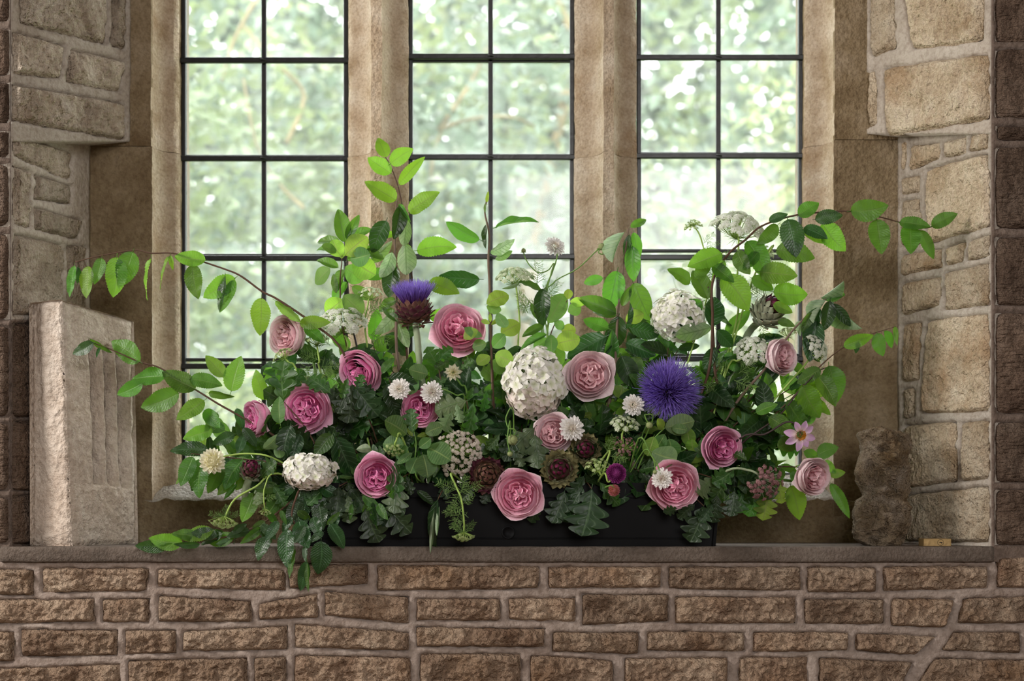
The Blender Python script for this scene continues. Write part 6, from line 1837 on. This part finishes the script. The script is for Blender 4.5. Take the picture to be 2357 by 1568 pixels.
pod('green scabious pod on a long slanting stem beside the second mullion', 1385, 568, 9, D(0.1, 0.95, 0.2), 1, [(1388, 585, 0), (1378, 582, 0), (1376, 575, 0), (1330, 618, 0), (1270, 655, 0), (1252, 720, 0)])
pod('small scabious pod on a curling stem left of the tall white scabious', 1205, 577, 6, D(0, 1, 0.2), 2, [(1208, 592, 0), (1220, 612, 0), (1240, 628, 0), (1262, 622, 0), (1275, 606, 0), (1266, 640, 0.0), (1252, 720, 0)])
pod('fuzzy scabious pod nodding in the centre below the large hydrangea', 1180, 1013, 14, D(0.05, -0.8, 0.5), 3, [(1186, 990, 0), (1170, 985, 0), (1165, 960, 0.01), (1182, 950, 0.02)], -0.05)
pod('tiny scabious pod hanging under the fuzzy nodding pod', 1174, 1045, 7, D(0, -0.9, 0.3), 4, [(1171, 1030, 0), (1168, 1010, 0), (1175, 975, 0.02)], -0.05)
pod('small scabious pod below the artichoke burst on a hooked stem', 1495, 979, 9, D(0, -0.8, 0.5), 5, [(1487, 965, 0), (1485, 955, 0), (1500, 975, 0.02)], -0.05)
pod('tiny scabious pod at the top of the low right pink rose', 1508, 1087, 6, D(-0.2, -0.8, 0.4), 6, [(1507, 1070, 0), (1500, 1050, 0), (1480, 1040, 0.02)], -0.08)

open_dahlia('cream_dahlia', 'little cream dahlia among light oak leaves', 1043, 858, 23, D(0.0, 0.15, 1), 1, 'cream', [(10, 0.1, 0.75, 0.22), (10, 0.45, 0.62, 0.2), (8, 0.8, 0.5, 0.12)], 'cream', 0.28, [(1060, 885, 0.01), (1075, 915, 0.02)], pet='point')
ball_dahlia('white_dahlia', 'white ball dahlia at the left end of the arrangement', 489, 1062, 27, D(-0.15, 0.1, 1), 2, 'cream', 70, 'round', 0.62, [(520, 1050, 0.0), (580, 1045, 0.01), (640, 1060, 0.02)], -0.045, 'lime_stem')
ball_dahlia('pompon_dahlia', 'purple pompon dahlia hanging in front of the black trough', 1418, 1090, 25, D(0, 0.05, 1), 3, 'purple', 190, 'roll', 0.42, [(1400, 1110, 0.0), (1390, 1090, 0.01)], -0.05, 'lime_stem', False)
ball_dahlia('pompon_dahlia', 'small coral dahlia just under the purple pompon dahlia', 1413, 1129, 14, D(0.1, -0.2, 1), 4, 'coral', 90, 'roll', 0.5, [(1405, 1118, 0.01)], -0.05, 'green_stem', False)
open_dahlia('single_dahlia', 'lilac single dahlia with orange centre on a dark stem', 1842, 1001, 36, D(0.05, -0.15, 1), 5, 'lilac', [(8, 0.12, 0.78, 0.24)], 'gold', 0.30, [(1838, 982, 0.01), (1810, 972, 0.012), (1760, 1000, 0.02), (1700, 1012, 0.03)], -0.04, 'twig_dark')

umbel('broad white lace umbel with drooping rim above the upper left roses', 783, 712, 60, D(-0.05, 0.9, 0.42), 64, 'white', 1, 1.15, 0.165, [(800, 790, 0.0), (806, 850, 0.01)], feath=[(760, 795, -.4, .3, 50), (735, 815, -.6, -.1, 60), (760, 830, .2, -.6, 60), (720, 840, -.5, -.4, 60), (700, 870, -.2, -.6, 60)])
umbel('white lace umbel standing highest before the third window', 1708, 492, 62, D(0.18, 0.9, 0.36), 60, 'white', 2, 1.05, 0.17, [(1700, 545, 0), (1697, 640, 0), (1690, 760, 0)], feath=[(1700, 680, .6, .2, 60), (1690, 660, -.5, .3, 60), (1720, 700, .5, -.3, 60)])
umbel('pale lace umbel beside the apple shoot before the middle window', 1182, 615, 42, D(-0.05, 0.95, 0.3), 40, 'pale', 3, 1.15, 0.18, [(1188, 660, 0), (1196, 740, 0), (1192, 800, 0.01)], feath=[(1235, 660, .1, .9, 60), (1240, 700, -.5, -.2, 60), (1250, 690, .4, .4, 60), (1215, 720, -.3, .5, 60), (1230, 730, .5, .1, 60)])
umbel('white lace umbel beside the pale right rose', 1730, 794, 39, D(-0.15, 0.5, 0.8), 46, 'white', 4, 1.1, 0.19, [(1700, 830, 0.01), (1670, 860, 0.02)], feath=[(1680, 860, -.6, .5, 55), (1690, 875, .5, -.3, 60), (1670, 880, -.6, -.2, 60), (1700, 860, .5, .4, 50)])
umbel('white lace umbel seen from the side at the right jamb', 1898, 795, 38, D(0.75, 0.35, 0.45), 46, 'white', 5, 1.0, 0.18, [(1860, 830, 0.01), (1800, 900, 0.02)])
umbel('round blush lace umbel facing out in front of the trough centre', 1056, 1040, 53, D(0.02, 0.05, 1.0), 95, 'blush', 6, 0.9, 0.115, dY=-0.03, jit=0.2)
umbel('small green umbel just above the broad white lace umbel', 853, 662, 28, D(0.0, 0.95, 0.3), 20, 'pale', 7, 1.0, 0.2, [(847, 700, 0), (846, 800, 0.01)], feath=[(850, 720, .5, .3, 60), (846, 750, -.5, .2, 60), (850, 770, .5, -.2, 60), (845, 735, .3, .5, 50)])
umbel('small flat green umbel right of the pale upper left rose', 728, 772, 25, D(-0.02, 0.95, 0.3), 18, 'green', 8, 0.7, 0.22, [(735, 830, 0), (742, 870, 0.01)], feath=[(735, 830, -.5, .2, 50), (738, 845, .5, 0, 50), (730, 850, -.4, -.5, 50)])
umbel('small green umbel hanging under the pale upper left rose', 643, 808, 23, D(-0.5, 0.75, 0.3), 16, 'green', 9, 0.8, 0.24, [(665, 835, 0), (690, 870, 0.01)], -0.04, feath=[(700, 870, .5, -.3, 55), (690, 860, -.4, -.4, 55), (720, 870, .4, .2, 50)])
umbel('round green umbel bud before the third window', 1592, 507, 22, D(-0.25, 0.9, 0.3), 40, 'green', 10, 1.42, 0.13, [(1610, 540, 0), (1622, 580, 0), (1640, 640, 0)], feath=[(1620, 560, .7, .6, 35), (1622, 570, .6, .2, 35), (1640, 610, .5, .3, 50), (1650, 640, -.5, .3, 60)], sr=0.0018, hub=0.5)
umbel('pale green umbel among the hornbeam leaves right of the third window came', 1768, 582, 24, D(0.35, 0.2, 0.9), 20, 'pale', 11, 1.2, 0.2, [(1780, 565, 0.0), (1760, 600, 0.01), (1720, 680, 0.02)], feath=[(1760, 570, -.5, .6, 40), (1770, 690, -.5, .3, 60), (1740, 720, .3, -.6, 60)])
umbel('white umbel half covered by the scabious beside the artichoke burst', 1440, 963, 34, D(0.05, 0.85, 0.5), 24, 'pale', 12, 0.95, 0.2, [(1432, 1000, 0.0), (1425, 1040, 0.02)], -0.03)
umbel('green umbel on a bent stem above the purple pompon dahlia', 1376, 1058, 32, D(-0.02, 0.95, 0.28), 22, 'green', 13, 1.05, 0.19, [(1378, 1085, -0.005), (1386, 1094, 0), (1394, 1070, 0.01), (1400, 1040, 0.03)], -0.045, feath=[(1395, 1045, .3, .7, 45), (1405, 1050, .7, -.2, 45)])
umbel('upside-down green umbel hanging at the lower left over the ledge spray', 514, 1216, 34, D(-0.03, -0.98, 0.12), 30, 'green', 14, 0.85, 0.15, [(518, 1190, 0), (540, 1150, 0), (590, 1120, 0.01), (640, 1090, 0.03)], -0.02, feath=[(514, 1190, -.7, .2, 35), (516, 1192, .7, .2, 35), (515, 1190, .2, .6, 30)], hub=0.8)
umbel('upside-down green umbel hanging in front of the black trough', 1068, 1246, 26, D(0.02, -0.98, 0.12), 24, 'green', 15, 0.85, 0.17, [(1068, 1200, 0), (1062, 1150, 0), (1050, 1120, 0.01), (1040, 1090, 0.03)], -0.03, feath=[(1066, 1225, -.5, .5, 35), (1068, 1225, .5, .5, 35), (1064, 1165, -.8, -.4, 50), (1066, 1160, .5, .4, 35), (1062, 1170, -.3, -.8, 55), (1058, 1135, .7, .3, 55), (1055, 1130, -.7, .3, 55), (1060, 1135, .3, .8, 45), (1060, 1132, -.3, -.6, 50)], hub=0.8)
umbel('wine coloured umbel drooping right of the low right rose', 1770, 1122, 40, D(0.35, -0.45, 0.8), 66, 'wine', 16, 1.0, 0.15, [(1745, 1092, 0.01), (1720, 1082, 0.015), (1675, 1083, 0.03)], -0.035, smat='pale_stem', sr=0.0026, jit=0.5)
umbel('small brown umbel behind the drooping scabious bud', 1440, 1020, 27, D(0.05, 0.45, 0.9), 34, 'wine', 17, 1.2, 0.15, dY=-0.02, smat='lime_stem', jit=0.5)
umbel('small green umbel touching the top of the low left pink rose', 905, 1044, 23, D(-0.1, -0.85, 0.5), 20, 'green', 18, 0.9, 0.2, [(912, 1015, 0), (925, 1005, 0.01)], -0.06)
umbel('loose green umbel bud among the bright sprigs behind the tall scabious', 1262, 692, 25, D(0.0, 0.3, 0.95), 34, 'green', 19, 1.3, 0.13, [(1262, 740, 0.01), (1258, 800, 0.02)], jit=0.2)
umbel('small pale umbel behind the curled apple leaves at the right', 1815, 755, 22, D(0.0, 0.95, 0.25), 14, 'green', 20, 0.8, 0.22, [(1812, 790, 0), (1790, 850, 0.01)], 0.02)
umbel('green umbel bud left of the drooping blush hydrangea hanging down', 610, 1185, 14, D(0.0, -0.9, 0.3), 12, 'green', 21, 0.9, 0.26, [(608, 1160, 0), (610, 1120, 0), (640, 1090, 0.02)], -0.03, feath=[(608, 1150, -.6, -.5, 35), (610, 1150, .6, .2, 30)], sr=0.0014)
